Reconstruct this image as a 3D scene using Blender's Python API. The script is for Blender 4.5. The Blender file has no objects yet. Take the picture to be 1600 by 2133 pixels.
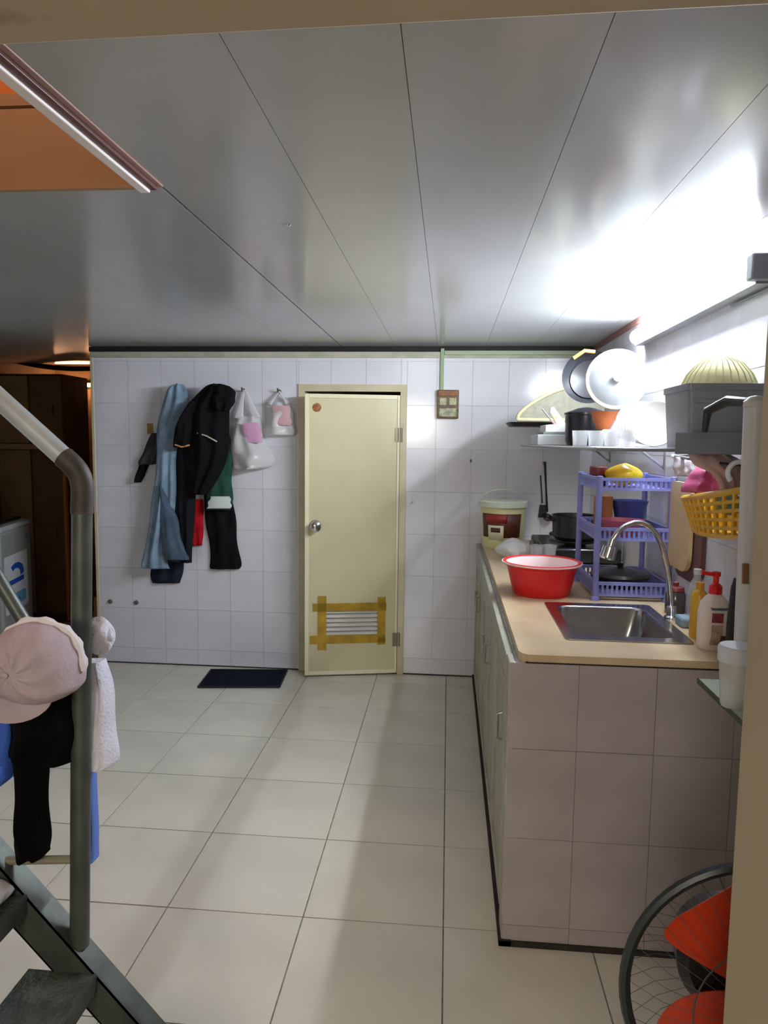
import bpy, math, random
from mathutils import Vector, Matrix
random.seed(7)
PI = math.pi
S = bpy.context.scene
COL = S.collection

# ------------------------------------------------------------------ camera
FOC, YAW, PITCH, ROLL, EYE = 1485.6, .0890, .0995, .0118, 1.70
_f = Vector((-math.sin(YAW), math.cos(YAW), 0)); _r = Vector((math.cos(YAW), math.sin(YAW), 0)); _u = Vector((0, 0, 1))
FW = _f*math.cos(PITCH) - _u*math.sin(PITCH); U2 = _u*math.cos(PITCH) + _f*math.sin(PITCH)
RT = _r*math.cos(ROLL) + U2*math.sin(ROLL); UP = U2*math.cos(ROLL) - _r*math.sin(ROLL)
cam = bpy.data.cameras.new('camera'); camo = bpy.data.objects.new('camera', cam); COL.objects.link(camo)
cam.sensor_fit = 'HORIZONTAL'; cam.sensor_width = 36; cam.lens = 36*FOC/1600; cam.clip_start = .02
camo.matrix_world = Matrix(((RT.x, UP.x, -FW.x, 0), (RT.y, UP.y, -FW.y, 0), (RT.z, UP.z, -FW.z, EYE), (0, 0, 0, 1)))
S.camera = camo

# ------------------------------------------------------------------ world, room lamps and fill, exposure
w = bpy.data.worlds.new('world'); S.world = w; w.use_nodes = True
w.node_tree.nodes['Background'].inputs[0].default_value = (.30, .32, .36, 1)
w.node_tree.nodes['Background'].inputs[1].default_value = .05
TUBE_POWER = 195.0          # kitchen tube (emissive mesh, see the lamp's builder)
FRONT_FILL = 105.0         # unseen fill light added in the front room behind the camera
LOFT_POWER = 30.0          # warm bulb upstairs
BACK_POWER = 26.0           # warm tube in the passage
S.view_settings.view_transform = 'Standard'; S.view_settings.look = 'None'
S.view_settings.exposure = 0.18; S.view_settings.gamma = 1.0; S.view_settings.use_curve_mapping = False
def point_light(name, loc, power, col, size):
    l = bpy.data.lights.new(name, 'POINT'); l.energy = power; l.color = col; l.shadow_soft_size = size
    o = bpy.data.objects.new(name, l); o.location = loc; COL.objects.link(o); return o
point_light('front_room_fill', (-.55, -2.0, 2.0), FRONT_FILL, (1.0, .94, .84), .30)
point_light('upstairs_light', (-1.5, 1.25, 3.5), LOFT_POWER, (1.0, .78, .56), .08)

# ------------------------------------------------------------------ helpers
def at(x, y, Y):           # a photo pixel at depth Y -> a point of the room
    d = FW + RT*((x-800)/FOC) - UP*((y-1066.5)/FOC)
    t = Y/d.y
    return Vector((d.x*t, Y, EYE + d.z*t))
def atz(x, y, Z):
    d = FW + RT*((x-800)/FOC) - UP*((y-1066.5)/FOC)
    t = (Z-EYE)/d.z
    return Vector((d.x*t, d.y*t, Z))
def lin(c):
    c /= 255.
    return c/12.92 if c <= .04045 else ((c+.055)/1.055)**2.4
def rgb(r, g, b): return (lin(r), lin(g), lin(b), 1)

MATS = {}
def mat(name, col, rough=.5, metal=0., noise=0., scale=8., col2=None, bump=0., bscale=60., alpha=None, trans=0., coat=0., emit=None, ior=1.5):
    if name in MATS: return MATS[name]
    m = bpy.data.materials.new(name); m.use_nodes = True; nt = m.node_tree; b = nt.nodes['Principled BSDF']
    b.inputs['Roughness'].default_value = rough; b.inputs['Metallic'].default_value = metal
    b.inputs['Base Color'].default_value = rgb(*col); b.inputs['IOR'].default_value = ior
    if rough >= .85: b.inputs['Specular IOR Level'].default_value = .12
    if trans: b.inputs['Transmission Weight'].default_value = trans
    if coat: b.inputs['Coat Weight'].default_value = coat; b.inputs['Coat Roughness'].default_value = .08
    if alpha is not None: b.inputs['Alpha'].default_value = alpha
    if emit:
        b.inputs['Emission Color'].default_value = (*emit[0], 1); b.inputs['Emission Strength'].default_value = emit[1]
    tc = nt.nodes.new('ShaderNodeTexCoord')
    if noise or col2:
        n = nt.nodes.new('ShaderNodeTexNoise'); n.inputs['Scale'].default_value = scale; n.inputs['Detail'].default_value = 5
        nt.links.new(tc.outputs['Object'], n.inputs['Vector'])
        cr = nt.nodes.new('ShaderNodeValToRGB')
        if col2 is None: col2 = tuple(max(0, c*(1-noise)) for c in col)
        cr.color_ramp.elements[0].color = rgb(*col2); cr.color_ramp.elements[1].color = rgb(*col)
        cr.color_ramp.elements[0].position = .38; cr.color_ramp.elements[1].position = .62
        nt.links.new(n.outputs['Fac'], cr.inputs['Fac']); nt.links.new(cr.outputs['Color'], b.inputs['Base Color'])
    if bump:
        n2 = nt.nodes.new('ShaderNodeTexNoise'); n2.inputs['Scale'].default_value = bscale; n2.inputs['Detail'].default_value = 3
        nt.links.new(tc.outputs['Object'], n2.inputs['Vector'])
        bp = nt.nodes.new('ShaderNodeBump'); bp.inputs['Strength'].default_value = bump; bp.inputs['Distance'].default_value = .01
        nt.links.new(n2.outputs['Fac'], bp.inputs['Height']); nt.links.new(bp.outputs['Normal'], b.inputs['Normal'])
    MATS[name] = m
    return m

ORG = {}
class MB:
    def __init__(s): s.v = []; s.f = []
    def add(s, vs, fs):
        n = len(s.v); s.v += [Vector(v) for v in vs]; s.f += [[i+n for i in q] for q in fs]; return s
    def box(s, x0, x1, y0, y1, z0, z1):
        v = [(x, y, z) for z in (z0, z1) for y in (y0, y1) for x in (x0, x1)]
        return s.add(v, [(0,2,3,1), (4,5,7,6), (0,1,5,4), (2,6,7,3), (0,4,6,2), (1,3,7,5)])
    def obox(s, c, hx, hy, hz):            # half axes as vectors
        c = Vector(c); v = [c+hx*a+hy*b+hz*d for d in (-1,1) for b in (-1,1) for a in (-1,1)]
        return s.add(v, [(0,2,3,1), (4,5,7,6), (0,1,5,4), (2,6,7,3), (0,4,6,2), (1,3,7,5)])
    def tube(s, pts, r, seg=10, sq=1.0):
        pts = [Vector(p) for p in pts]; rs = r if isinstance(r, (list, tuple)) else [r]*len(pts)
        up = None; vs = []; fs = []
        for i, p in enumerate(pts):
            d = (pts[min(i+1, len(pts)-1)] - pts[max(i-1, 0)]).normalized()
            if up is None:
                up = Vector((0, 0, 1)) if abs(d.z) < .9 else Vector((0, 1, 0))
            a = d.cross(up).normalized(); b = a.cross(d).normalized(); up = b
            for k in range(seg):
                t = 2*PI*k/seg; vs.append(p + a*(math.cos(t)*rs[i]) + b*(math.sin(t)*rs[i]*sq))
        for i in range(len(pts)-1):
            for k in range(seg):
                k2 = (k+1) % seg; fs.append((i*seg+k, i*seg+k2, (i+1)*seg+k2, (i+1)*seg+k))
        fs.append(tuple(range(seg))[::-1]); fs.append(tuple((len(pts)-1)*seg+k for k in range(seg)))
        return s.add(vs, fs)
    def lathe(s, prof, c=(0,0,0), axis=(0,0,1), seg=28, sx=1., cap=True):
        c = Vector(c); q = Vector((0,0,1)).rotation_difference(Vector(axis).normalized())
        vs = []; fs = []
        for r, z in prof:
            for k in range(seg):
                t = 2*PI*k/seg; vs.append(c + q @ Vector((r*math.cos(t)*sx, r*math.sin(t), z)))
        for i in range(len(prof)-1):
            for k in range(seg):
                k2 = (k+1) % seg; fs.append((i*seg+k, i*seg+k2, (i+1)*seg+k2, (i+1)*seg+k))
        if cap:
            if prof[0][0] > 1e-4: fs.append(tuple(range(seg))[::-1])
            if prof[-1][0] > 1e-4: fs.append(tuple((len(prof)-1)*seg+k for k in range(seg)))
        return s.add(vs, fs)
    def torus(s, c, R, r, axis=(0,0,1), seg=40, sub=8, a0=0., a1=2*PI):
        q = Vector((0,0,1)).rotation_difference(Vector(axis).normalized()); c = Vector(c)
        full = abs(a1-a0-2*PI) < 1e-6; n = seg if full else seg+1; vs = []; fs = []
        for i in range(n):
            t = a0+(a1-a0)*i/seg
            for k in range(sub):
                p = 2*PI*k/sub; vs.append(c + q @ Vector(((R+r*math.cos(p))*math.cos(t), (R+r*math.cos(p))*math.sin(t), r*math.sin(p))))
        for i in range(seg):
            for k in range(sub):
                fs.append((i*sub+k, ((i+1)%n)*sub+k, ((i+1)%n)*sub+(k+1)%sub, i*sub+(k+1)%sub))
        return s.add(vs, fs)
    def loft(s, rings, cap0=True, cap1=True):
        n = len(rings[0]); vs = [p for r in rings for p in r]; fs = []
        for i in range(len(rings)-1):
            for k in range(n): fs.append((i*n+k, i*n+(k+1)%n, (i+1)*n+(k+1)%n, (i+1)*n+k))
        if cap0: fs.append(tuple(range(n))[::-1])
        if cap1: fs.append(tuple((len(rings)-1)*n+k for k in range(n)))
        return s.add(vs, fs)
    def prism(s, outline, d):              # outline: 3-D points, d: extrude vector
        o = [Vector(p) for p in outline]; d = Vector(d)
        return s.loft([o, [p+d for p in o]])
    def build(s, name, m, parent=None, bevel=0., smooth=True, ang=.6, solid=0., subs=0):
        me = bpy.data.meshes.new(name)
        if parent is not None: org = ORG[parent.name]
        else:
            lo = [min(p[i] for p in s.v) for i in range(3)]; hi = [max(p[i] for p in s.v) for i in range(3)]
            org = Vector(((lo[0]+hi[0])/2, (lo[1]+hi[1])/2, lo[2]))
        me.from_pydata([tuple(p-org) for p in s.v], [], [tuple(q) for q in s.f]); me.validate()
        import bmesh
        bm = bmesh.new(); bm.from_mesh(me); bmesh.ops.recalc_face_normals(bm, faces=bm.faces); bm.to_mesh(me); bm.free()
        me.materials.append(m)
        if smooth:
            me.polygons.foreach_set('use_smooth', [True]*len(me.polygons)); me.set_sharp_from_angle(angle=ang)
        o = bpy.data.objects.new(name, me); COL.objects.link(o)
        if parent is not None: o.parent = parent
        else: o.location = org
        ORG[o.name] = org
        if solid:
            md = o.modifiers.new('solid', 'SOLIDIFY'); md.thickness = solid; md.offset = 0
        if subs:
            md = o.modifiers.new('sub', 'SUBSURF'); md.levels = subs; md.render_levels = subs
        if bevel:
            md = o.modifiers.new('bevel', 'BEVEL'); md.width = bevel; md.segments = 2; md.limit_method = 'ANGLE'
        return o
def tag(o, label, cat, group=None, kind=None):
    o['label'] = label; o['category'] = cat
    if group: o['group'] = group
    if kind: o['kind'] = kind
    return o
def thing(name, loc, label, cat, group=None, kind=None):
    o = bpy.data.objects.new(name, None); COL.objects.link(o); o.location = loc; o.empty_display_size = .05
    ORG[o.name] = Vector(loc); return tag(o, label, cat, group, kind)
def rrect(cx, cy, hx, hy, r, z, n=5):
    pts = []
    for sx, sy, a0 in ((1,1,0), (-1,1,PI/2), (-1,-1,PI), (1,-1,3*PI/2)):
        for k in range(n+1):
            a = a0+PI/2*k/n; pts.append(Vector((cx+sx*(hx-r)+r*math.cos(a), cy+sy*(hy-r)+r*math.sin(a), z)))
    return pts
def inst(name, me, loc, parent):
    o = bpy.data.objects.new(name, me); COL.objects.link(o); o.parent = parent; o.location = Vector(loc)-ORG[parent.name]; return o
def cat_rows(rows, n):                     # Catmull-Rom through the rows
    out = []; m = len(rows)
    for i in range(n+1):
        t = i/n*(m-1); k = min(int(t), m-2); t -= k
        p0, p1, p2, p3 = rows[max(k-1,0)], rows[k], rows[k+1], rows[min(k+2,m-1)]
        out.append([.5*((2*b)+(-a+c)*t+(2*a-5*b+4*c-d)*t*t+(-a+3*b-3*c+d)*t**3) for a, b, c, d in zip(p0, p1, p2, p3)])
    return out
def drape(rows, Y, depth, folds=3., amp=.25, nrow=38, ncol=30, back=.0, seed=0, tw=.0):
    """hanging cloth: rows of photo (y, left, right) at depth Y; bulges 'depth' towards the viewer with vertical folds"""
    rnd = random.Random(seed); ph = rnd.random()*6; ph2 = rnd.random()*6
    R = cat_rows(rows, nrow); rings = []
    for i, (y, l, r) in enumerate(R):
        v = i/nrow; A = at(l, y, Y); B = at(r, y, Y); ring = []
        wid = (B-A).length; A.x += .035*wid*math.sin(v*11+ph); B.x += .035*wid*math.sin(v*13+ph2)
        env = min(1., .45+v*1.6)*min(1., (1-v)*8+.55)
        for k in range(ncol+1):
            u = k/ncol; p = A.lerp(B, u)
            d = depth*env*(max(0, math.sin(PI*u))**.55)*(1+amp*math.sin(folds*2*PI*u+ph+v*2.2+tw*v)+amp*.55*math.sin(folds*5.2*u+ph2-v*5)+amp*.45*math.sin(7*u+17*v+ph)*min(1, v*3)+amp*.3*math.sin(15*u-9*v+ph2*2))
            ring.append(p + Vector((0, -d-.004, 0)))
        for k in range(ncol, -1, -1):
            u = k/ncol; p = A.lerp(B, u); ring.append(p + Vector((0, back, 0)))
        rings.append(ring)
    return MB().loft(rings)

# ------------------------------------------------------------------ materials
M_tile = mat('wall_tile_glaze', (220, 220, 228), .14, noise=.03, scale=3, bump=.04, bscale=6)
M_tile2 = mat('counter_tile_glaze', (174, 164, 164), .22, noise=.05, scale=5, bump=.03, bscale=8)
M_grout = mat('wall_grout', (186, 184, 184), .8, noise=.15, scale=20)
M_floor = mat('floor_tile_ceramic', (214, 209, 196), .22, noise=.04, scale=2.5, bump=.02, bscale=12)
M_fgrout = mat('floor_grout', (142, 136, 122), .8, noise=.25, scale=25)
M_ceil = mat('ceiling_panel_plastic', (183, 184, 186), .17, noise=.04, scale=1.2, bump=.05, bscale=2.2, ior=1.6)
M_paint = mat('olive_wall_paint', (160, 146, 120), .7, noise=.06, scale=4)
M_door = mat('door_cream_plastic', (206, 198, 162), .3, noise=.03, scale=3)
M_frame = mat('door_frame_cream', (206, 196, 164), .4, noise=.06, scale=6)
M_black = mat('black_shadow_strip', (18, 14, 12), .7)
M_dirt = mat('grimy_dark_joint', (46, 38, 32), .8, noise=.3, scale=30)
M_steel = mat('stainless_steel', (176, 176, 178), .22, metal=1., noise=.06, scale=30)
M_chrome = mat('chrome', (205, 206, 210), .1, metal=1.)
M_stair = mat('grey_painted_steel', (82, 87, 83), .42, metal=.35, noise=.14, scale=14, bump=.05)
M_rust = mat('dark_brown_sleeve', (62, 52, 48), .6, noise=.3, scale=20)
M_white = mat('white_plastic', (226, 226, 228), .35)
M_cream = mat('cream_plastic', (216, 208, 178), .45)
M_grey = mat('grey_plastic', (128, 130, 138), .4, noise=.05, scale=10)
M_blackp = mat('black_plastic', (22, 22, 24), .4)
M_wood = mat('beige_worktop_laminate', (206, 184, 150), .38, noise=.07, scale=5, col2=(192, 168, 134))
M_brown = mat('brown_cupboard_wood', (96, 70, 48), .5, noise=.2, scale=5)
M_beige = mat('beige_passage_paint', (150, 122, 84), .7, noise=.08, scale=3)
M_orange_wall = mat('upstairs_brown_board', (158, 124, 92), .7, noise=.08, scale=2)

def thin(name, col, alpha, rough=.15, spec=.5):
    """clear plastic: mix of transparent and glossy, no refraction"""
    m = bpy.data.materials.new(name); m.use_nodes = True; b = m.node_tree.nodes['Principled BSDF']
    b.inputs['Base Color'].default_value = rgb(*col); b.inputs['Alpha'].default_value = alpha; b.inputs['Roughness'].default_value = rough
    return m
M_bag = thin('translucent_white_bag', (232, 230, 232), .62, .3)
M_clear = thin('clear_plastic', (214, 216, 220), .34, .1)
M_milky = thin('milky_plastic', (222, 222, 218), .55, .25)

# ================================================================== STRUCTURE
WY, RX, CZ, LX = 5.09, 1.0, 2.36, -4.1
TILE, FX0, FY0 = .5013, -1.488, 2.364
# floor: slab with the single tiles on it
fl = MB().box(LX-.1, 2.6, -3.2, 7.6, -.12, -.004).build('floor', M_fgrout, smooth=False)
tag(fl, 'floor of large square beige ceramic tiles with thin dark grout', 'floor', kind='structure')
g = .0025
tme = MB().box(-TILE/2+g, TILE/2-g, -TILE/2+g, TILE/2-g, -.006, 0)
me0 = bpy.data.meshes.new('floor_tile'); me0.from_pydata([tuple(v) for v in tme.v], [], tme.f); me0.materials.append(M_floor)
for i in range(-6, 8):
    for j in range(-11, 11):
        cx = FX0+(i+.5)*TILE; cy = FY0+(j+.5)*TILE
        if cx < LX or cx > 2.6 or cy < -3.1 or cy > 7.4: continue
        inst('tile', me0, (cx, cy, random.uniform(-.0008, 0)), fl)

# tiled walls: a slab with one object per tile, openings cut
TW, TH, TZ0 = .25, .305, .121
tile_cache = {}
def tile_mesh(name, w_, h_, axis, m):
    key = (round(w_, 3), round(h_, 3), axis, m.name)
    if key in tile_cache: return tile_cache[key]
    gg = .0008; t = .006; b = MB()
    if axis == 'Y': b.box(-w_/2+gg, w_/2-gg, -t, 0, -h_/2+gg, h_/2-gg)
    else: b.box(-t, 0, -w_/2+gg, w_/2-gg, -h_/2+gg, h_/2-gg)
    me = bpy.data.meshes.new(name); me.from_pydata([tuple(v) for v in b.v], [], b.f); me.materials.append(m)
    tile_cache[key] = me; return me
def tiles(parent, axis, plane, a0, a1, z0, z1, aoff, m, hole=None, tw=TW, th=TH, zoff=TZ0):
    i0 = math.floor((a0-aoff)/tw); j0 = math.floor((z0-zoff)/th)
    a = aoff+i0*tw
    while a < a1-.004:
        z = zoff+j0*th
        while z < z1-.004:
            rects = [(max(a, a0), min(a+tw, a1), max(z, z0), min(z+th, z1))]
            if hole:
                hx0, hx1, hz1 = hole; out = []
                for (p, q, r, s_) in rects:
                    if q <= hx0 or p >= hx1 or r >= hz1: out.append((p, q, r, s_)); continue
                    if p < hx0: out.append((p, hx0, r, s_))
                    if q > hx1: out.append((hx1, q, r, s_))
                    if s_ > hz1: out.append((max(p, hx0), min(q, hx1), hz1, s_))
                rects = out
            for (p, q, r, s_) in rects:
                if q-p < .012 or s_-r < .012: continue
                me = tile_mesh('tile', q-p, s_-r, axis, m); off = random.uniform(0, .001)
                c = ((p+q)/2, plane+off, (r+s_)/2) if axis == 'Y' else (plane+off, (p+q)/2, (r+s_)/2)
                inst('tile', me, c, parent)
            z += th
        a += tw
DX0, DX1, DZ1 = -1.075, -.300, 2.095         # door opening incl. frame
WL = -2.615
wb = MB().box(WL, DX0, WY, WY+.12, 0, 2.30).box(DX1, RX+.12, WY, WY+.12, 0, 2.30).box(DX0, DX1, WY, WY+.12, DZ1, 2.30)
wall_back = wb.build('wall_back', M_grout, smooth=False); tag(wall_back, 'white tiled partition wall with a cream door in it', 'wall', kind='structure')
tiles(wall_back, 'Y', WY, WL, RX, 0, 2.29, .158, M_tile, hole=(DX0, DX1, DZ1))
wr = MB().box(RX, RX+.12, 1.0, WY+.12, 0, CZ+.1)
wall_right = wr.build('wall_right', M_grout, smooth=False); tag(wall_right, 'white tiled side wall behind the counter', 'wall', kind='structure')
tiles(wall_right, 'X', RX, 1.02, WY-.004, .9, CZ-.005, .12, M_tile)
# plaster band and dark gap over the partition
t1 = MB().box(WL-.01, RX-.002, WY-.012, WY+.12, 2.280, 2.324).build('trim_1', mat('plaster_band', (186, 182, 166), .7, noise=.12, scale=9, col2=(166, 168, 148)), bevel=.006)
tag(t1, 'greenish cream plaster band along the top of the tiled partition', 'trim', kind='structure')
t2 = MB().box(WL-.02, RX-.002, WY-.002, WY+.12, 2.325, CZ-.002).build('trim_2', M_black, smooth=False)
tag(t2, 'black gap strip between the plaster band and the ceiling', 'trim', kind='structure')
t3 = MB().box(WL-.012, WL+.012, WY-.010, WY+.125, 0, 2.31).build('trim_3', M_frame, bevel=.004)
tag(t3, 'cream corner bead at the free end of the tiled partition', 'trim', kind='structure')
t4 = MB().box(WL, RX-.3, WY-.012, WY, 0, .007).build('baseboard_back', M_dirt, smooth=False)
tag(t4, 'grimy dark joint where the tiled partition meets the floor', 'joint', kind='structure')

# ceiling: long plastic panels running away from the viewer; stair hole left open
HX0, HX1, HY0, HY1 = -2.9, -.79, 1.0, 1.885
ceil = MB().box(LX-.1, HX0, 1.0, 6.35, CZ+.03, CZ+.2).box(HX0, HX1-.0, HY1+.02, 6.35, CZ+.03, CZ+.2).box(HX1+.03, RX+.12, 1.0, 6.35, CZ+.03, CZ+.2)
ceil = ceil.build('ceiling', mat('ceiling_void', (130, 128, 124), .9), smooth=False)
tag(ceil, 'low ceiling of glossy grey plastic panels with a stair opening', 'ceiling', kind='structure')
seams = [LX]
x = -3.72
seams = [LX, -3.73, -3.40, -3.07, -2.74, -2.41, -2.08, -1.75, -1.42, -1.09, -.765, -.388, -.09, .242, .57, .90, RX]
for a, b in zip(seams[:-1], seams[1:]):
    gp = .0007
    def pan(x0, x1, y0, y1):
        MB().box(x0+gp, x1-gp, y0, y1, CZ, CZ+.03).build('panel', M_ceil, ceil, smooth=False)
    if a < HX1-.05 and b > HX0:
        pan(a, min(b, HX1+.02) if a < HX1 < b else b, HY1+.012, 6.3)
        if b > HX1: pan(HX1+.03, b, 1.0, HY1+.01)
    else: pan(a, b, 1.0, 6.3)
MB().lathe([(.010, 0), (.008, -.004), (0, -.005)], atz(600, 468, CZ+.0005), seg=12).build('screw', M_chrome, ceil)
t7 = MB().box(.974, RX-.004, 1.02, WY-.01, 2.334, CZ-.001).build('trim_7', mat('junction_moulding_pink', (132, 92, 84), .6), smooth=False)
tag(t7, 'dull pink moulding where the side wall meets the ceiling', 'trim', kind='structure')
# wall the viewer looks through: lintel and jambs
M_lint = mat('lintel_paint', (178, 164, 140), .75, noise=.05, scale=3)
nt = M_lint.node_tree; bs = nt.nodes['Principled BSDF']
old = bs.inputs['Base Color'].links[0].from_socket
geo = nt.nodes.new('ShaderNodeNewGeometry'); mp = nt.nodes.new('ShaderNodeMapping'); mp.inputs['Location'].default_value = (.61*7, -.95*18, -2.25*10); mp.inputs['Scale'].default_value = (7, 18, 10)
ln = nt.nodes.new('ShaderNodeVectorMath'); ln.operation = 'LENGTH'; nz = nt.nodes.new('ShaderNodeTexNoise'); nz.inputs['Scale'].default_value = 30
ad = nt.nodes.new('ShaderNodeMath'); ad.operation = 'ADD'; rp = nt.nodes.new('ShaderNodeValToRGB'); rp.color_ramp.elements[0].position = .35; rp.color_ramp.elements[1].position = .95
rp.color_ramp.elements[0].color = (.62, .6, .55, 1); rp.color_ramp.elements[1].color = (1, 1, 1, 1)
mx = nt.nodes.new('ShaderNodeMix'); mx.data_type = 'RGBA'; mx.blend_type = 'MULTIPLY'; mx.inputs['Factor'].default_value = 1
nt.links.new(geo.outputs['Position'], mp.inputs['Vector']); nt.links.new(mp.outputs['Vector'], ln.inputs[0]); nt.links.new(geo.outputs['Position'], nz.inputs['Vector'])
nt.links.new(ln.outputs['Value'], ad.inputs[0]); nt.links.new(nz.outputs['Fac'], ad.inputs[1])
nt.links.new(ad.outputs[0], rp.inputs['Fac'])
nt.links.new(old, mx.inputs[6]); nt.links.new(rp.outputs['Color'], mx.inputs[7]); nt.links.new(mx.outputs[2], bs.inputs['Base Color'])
# the lintel's lower edge drops slightly to the left
la, lb0 = at(0, 98, 1.02), at(1600, 15, 1.02); sl = (lb0.z-la.z)/(lb0.x-la.x)
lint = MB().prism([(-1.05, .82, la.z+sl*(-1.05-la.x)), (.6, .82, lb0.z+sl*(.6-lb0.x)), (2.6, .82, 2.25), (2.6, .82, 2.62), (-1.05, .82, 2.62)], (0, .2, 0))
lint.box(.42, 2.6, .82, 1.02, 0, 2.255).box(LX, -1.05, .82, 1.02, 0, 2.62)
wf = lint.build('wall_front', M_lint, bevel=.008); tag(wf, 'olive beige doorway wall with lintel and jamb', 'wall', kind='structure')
# outer shell of the place
def wall(name, label, m, *b):
    o = MB()
    for q in b: o.box(*q)
    return tag(o.build(name, m, smooth=False), label, 'wall', kind='structure')
wall('wall_left_bounce', 'unseen white wall added left of the kitchen to bounce light', mat('bounce_wall_white', (222, 222, 222), .7), (-3.12, -3.0, 1.02, 4.15, 0, CZ))  # out of view, put in to bounce tube light to the back left
wall('wall_passage_side', 'brown beige side wall of the dim passage', M_beige, (LX-.12, LX, -3.2, 7.6, 0, 2.75))
wall('wall_passage', 'beige wall at the end of the dim passage', M_beige, (LX, WL+.2, 7.2, 7.32, 0, 2.75))
wall('wall_bathroom', 'plain wall of the room behind the tiled partition', M_beige, (WL+.02, WL+.12, WY+.12, 7.2, 0, 2.75), (WL+.12, RX+.1, 6.4, 6.5, 0, 2.75), (RX, RX+.12, WY+.12, 6.5, 0, 2.75))
wall('wall_front_room', 'pale walls of the front room behind the doorway', mat('front_room_paint', (200, 192, 176), .8), (LX, 2.6, -3.2, -3.1, 0, 2.75), (2.6, 2.7, -3.2, 1.02, 0, 2.75))
cf = MB().box(LX, 2.7, -3.2, .82, 2.62, 2.72).build('ceiling_front_room', mat('front_room_ceiling_paint', (200, 196, 186), .8), smooth=False)
tag(cf, 'plain ceiling of the front room', 'ceiling', kind='structure')
cp = MB().box(LX, WL+.1, 6.36, 7.3, 2.60, 2.72).build('ceiling_passage', M_beige, smooth=False); tag(cp, 'higher dim ceiling at the end of the passage', 'ceiling', kind='structure')

# stair hole: lining boards, striped edge trim, upstairs shell
lb = MB().box(HX0, HX1-.012, HY1, HY1+.018, CZ-.004, at(60, 226, HY1).z).build('trim_4', M_orange_wall, smooth=False)
tag(lb, 'brown board lining the far side of the stair opening', 'trim', kind='structure')
ub = MB().box(HX0, HX1+.6, HY1+.05, HY1+.075, at(60, 219, HY1+.05).z, at(60, 194, HY1+.05).z).build('trim_5', M_orange_wall, smooth=False); tag(ub, 'narrow brown board upstairs above the dark gap', 'trim', kind='structure')
wall('wall_upstairs', 'orange brown walls upstairs seen through the stair opening', mat('upstairs_orange_paint', (226, 146, 88), .8),
     (HX0-.2, .6, 3.0, 3.08, 2.55, 4.3), (.5, .58, -.2, 3.0, 2.55, 4.3), (HX0-.3, HX0-.2, -.2, 3.0, 2.55, 4.3), (HX0-.2, .5, -.3, -.2, 2.72, 4.3))
cu = MB().box(HX0-.3, .6, -.3, 3.1, 4.3, 4.4).build('ceiling_upstairs', mat('upstairs_ceiling_paint', (214, 170, 120), .8), smooth=False); tag(cu, 'warm ceiling of the upstairs room', 'ceiling', kind='structure')
fu = MB().box(HX0-.2, HX1+.01, HY1+.02, 3.05, 2.52, 2.55).box(HX1+.03, .5, .8, 3.05, 2.56, 2.60).build('floor_upstairs', mat('upstairs_boards', (70, 52, 38), .8), smooth=False)
tag(fu, 'dark boards of the upstairs floor', 'floor', kind='structure')
tr = thing('trim_6', (HX1, 1.4, CZ), 'white and dark red metal edging along the stair opening', 'trim', kind='structure')
MB().box(HX1-.034, HX1-.006, 1.0, HY1+.004, CZ-.018, CZ+.004).build('white_strip', mat('edge_white', (246, 238, 238), .3), tr, bevel=.003)
MB().box(HX1-.006, HX1+.014, 1.0, HY1+.004, CZ-.012, CZ+.01).build('red_strip', mat('edge_red', (92, 48, 44), .4), tr, bevel=.002)
MB().box(HX1+.014, HX1+.030, 1.0, HY1+.004, CZ-.004, CZ+.008).build('pink_strip', mat('edge_pink', (160, 122, 116), .4), tr, bevel=.002)
MB().box(HX1-.012, HX1+.03, HY0, HY1, CZ+.004, 2.60).build('side_board', M_orange_wall, tr, smooth=False)

# ------------------------------------------------------------------ door in the partition
door = thing('door_1', ((DX0+DX1)/2, WY, 0), 'cream plastic bathroom door ajar with a taped louvre', 'door', kind='structure')
fr = MB().box(DX0, DX0+.045, WY-.02, WY+.12, 0, DZ1).box(DX1-.045, DX1, WY-.02, WY+.12, 0, DZ1).box(DX0+.045, DX1-.045, WY-.02, WY+.12, DZ1-.05, DZ1)
fr.build('door_frame', M_frame, door, smooth=False)
# leaf hinged on the right, opened a little towards the viewer
HP = Vector((DX1-.048, WY-.022, .012)); OPEN = math.radians(12.5); LW, LH, LT = .668, 2.008, .036
ex = Vector((-math.cos(OPEN), -math.sin(OPEN), 0)); ey = Vector((-math.sin(OPEN), math.cos(OPEN), 0))   # along the leaf / into the wall
def L(u, d, z): return HP + ex*u + ey*d + Vector((0, 0, z))
def lbox(u0, u1, d0, d1, z0, z1, b=None):
    b = b or MB(); c = L((u0+u1)/2, (d0+d1)/2, (z0+z1)/2)
    return b.obox(c, ex*((u1-u0)/2), ey*((d1-d0)/2), Vector((0, 0, (z1-z0)/2)))
VU0, VU1, VZ0, VZ1 = .135, .525, .285, .480
lf = MB()
for q in ((0, VU0, 0, LH), (VU1, LW, 0, LH), (VU0, VU1, 0, VZ0), (VU0, VU1, VZ1, LH)): lbox(q[0], q[1], 0, LT, q[2], q[3], lf)
leaf = lf.build('door_leaf', M_door, door, smooth=False)
rim = MB()
for q in ((0, .018, 0, LH), (LW-.03, LW, 0, LH), (.018, LW-.03, 0, .03), (.018, LW-.03, LH-.03, LH)): lbox(q[0], q[1], -.006, .0, q[2], q[3], rim)
rim.build('edge_band', mat('door_edge_band', (228, 222, 190), .28), leaf, bevel=.004)
lbox(VU0, VU1, LT*.75, LT*.9, VZ0, VZ1).build('vent_backing', mat('vent_dark', (120, 116, 104), .7), leaf, smooth=False)
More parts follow.
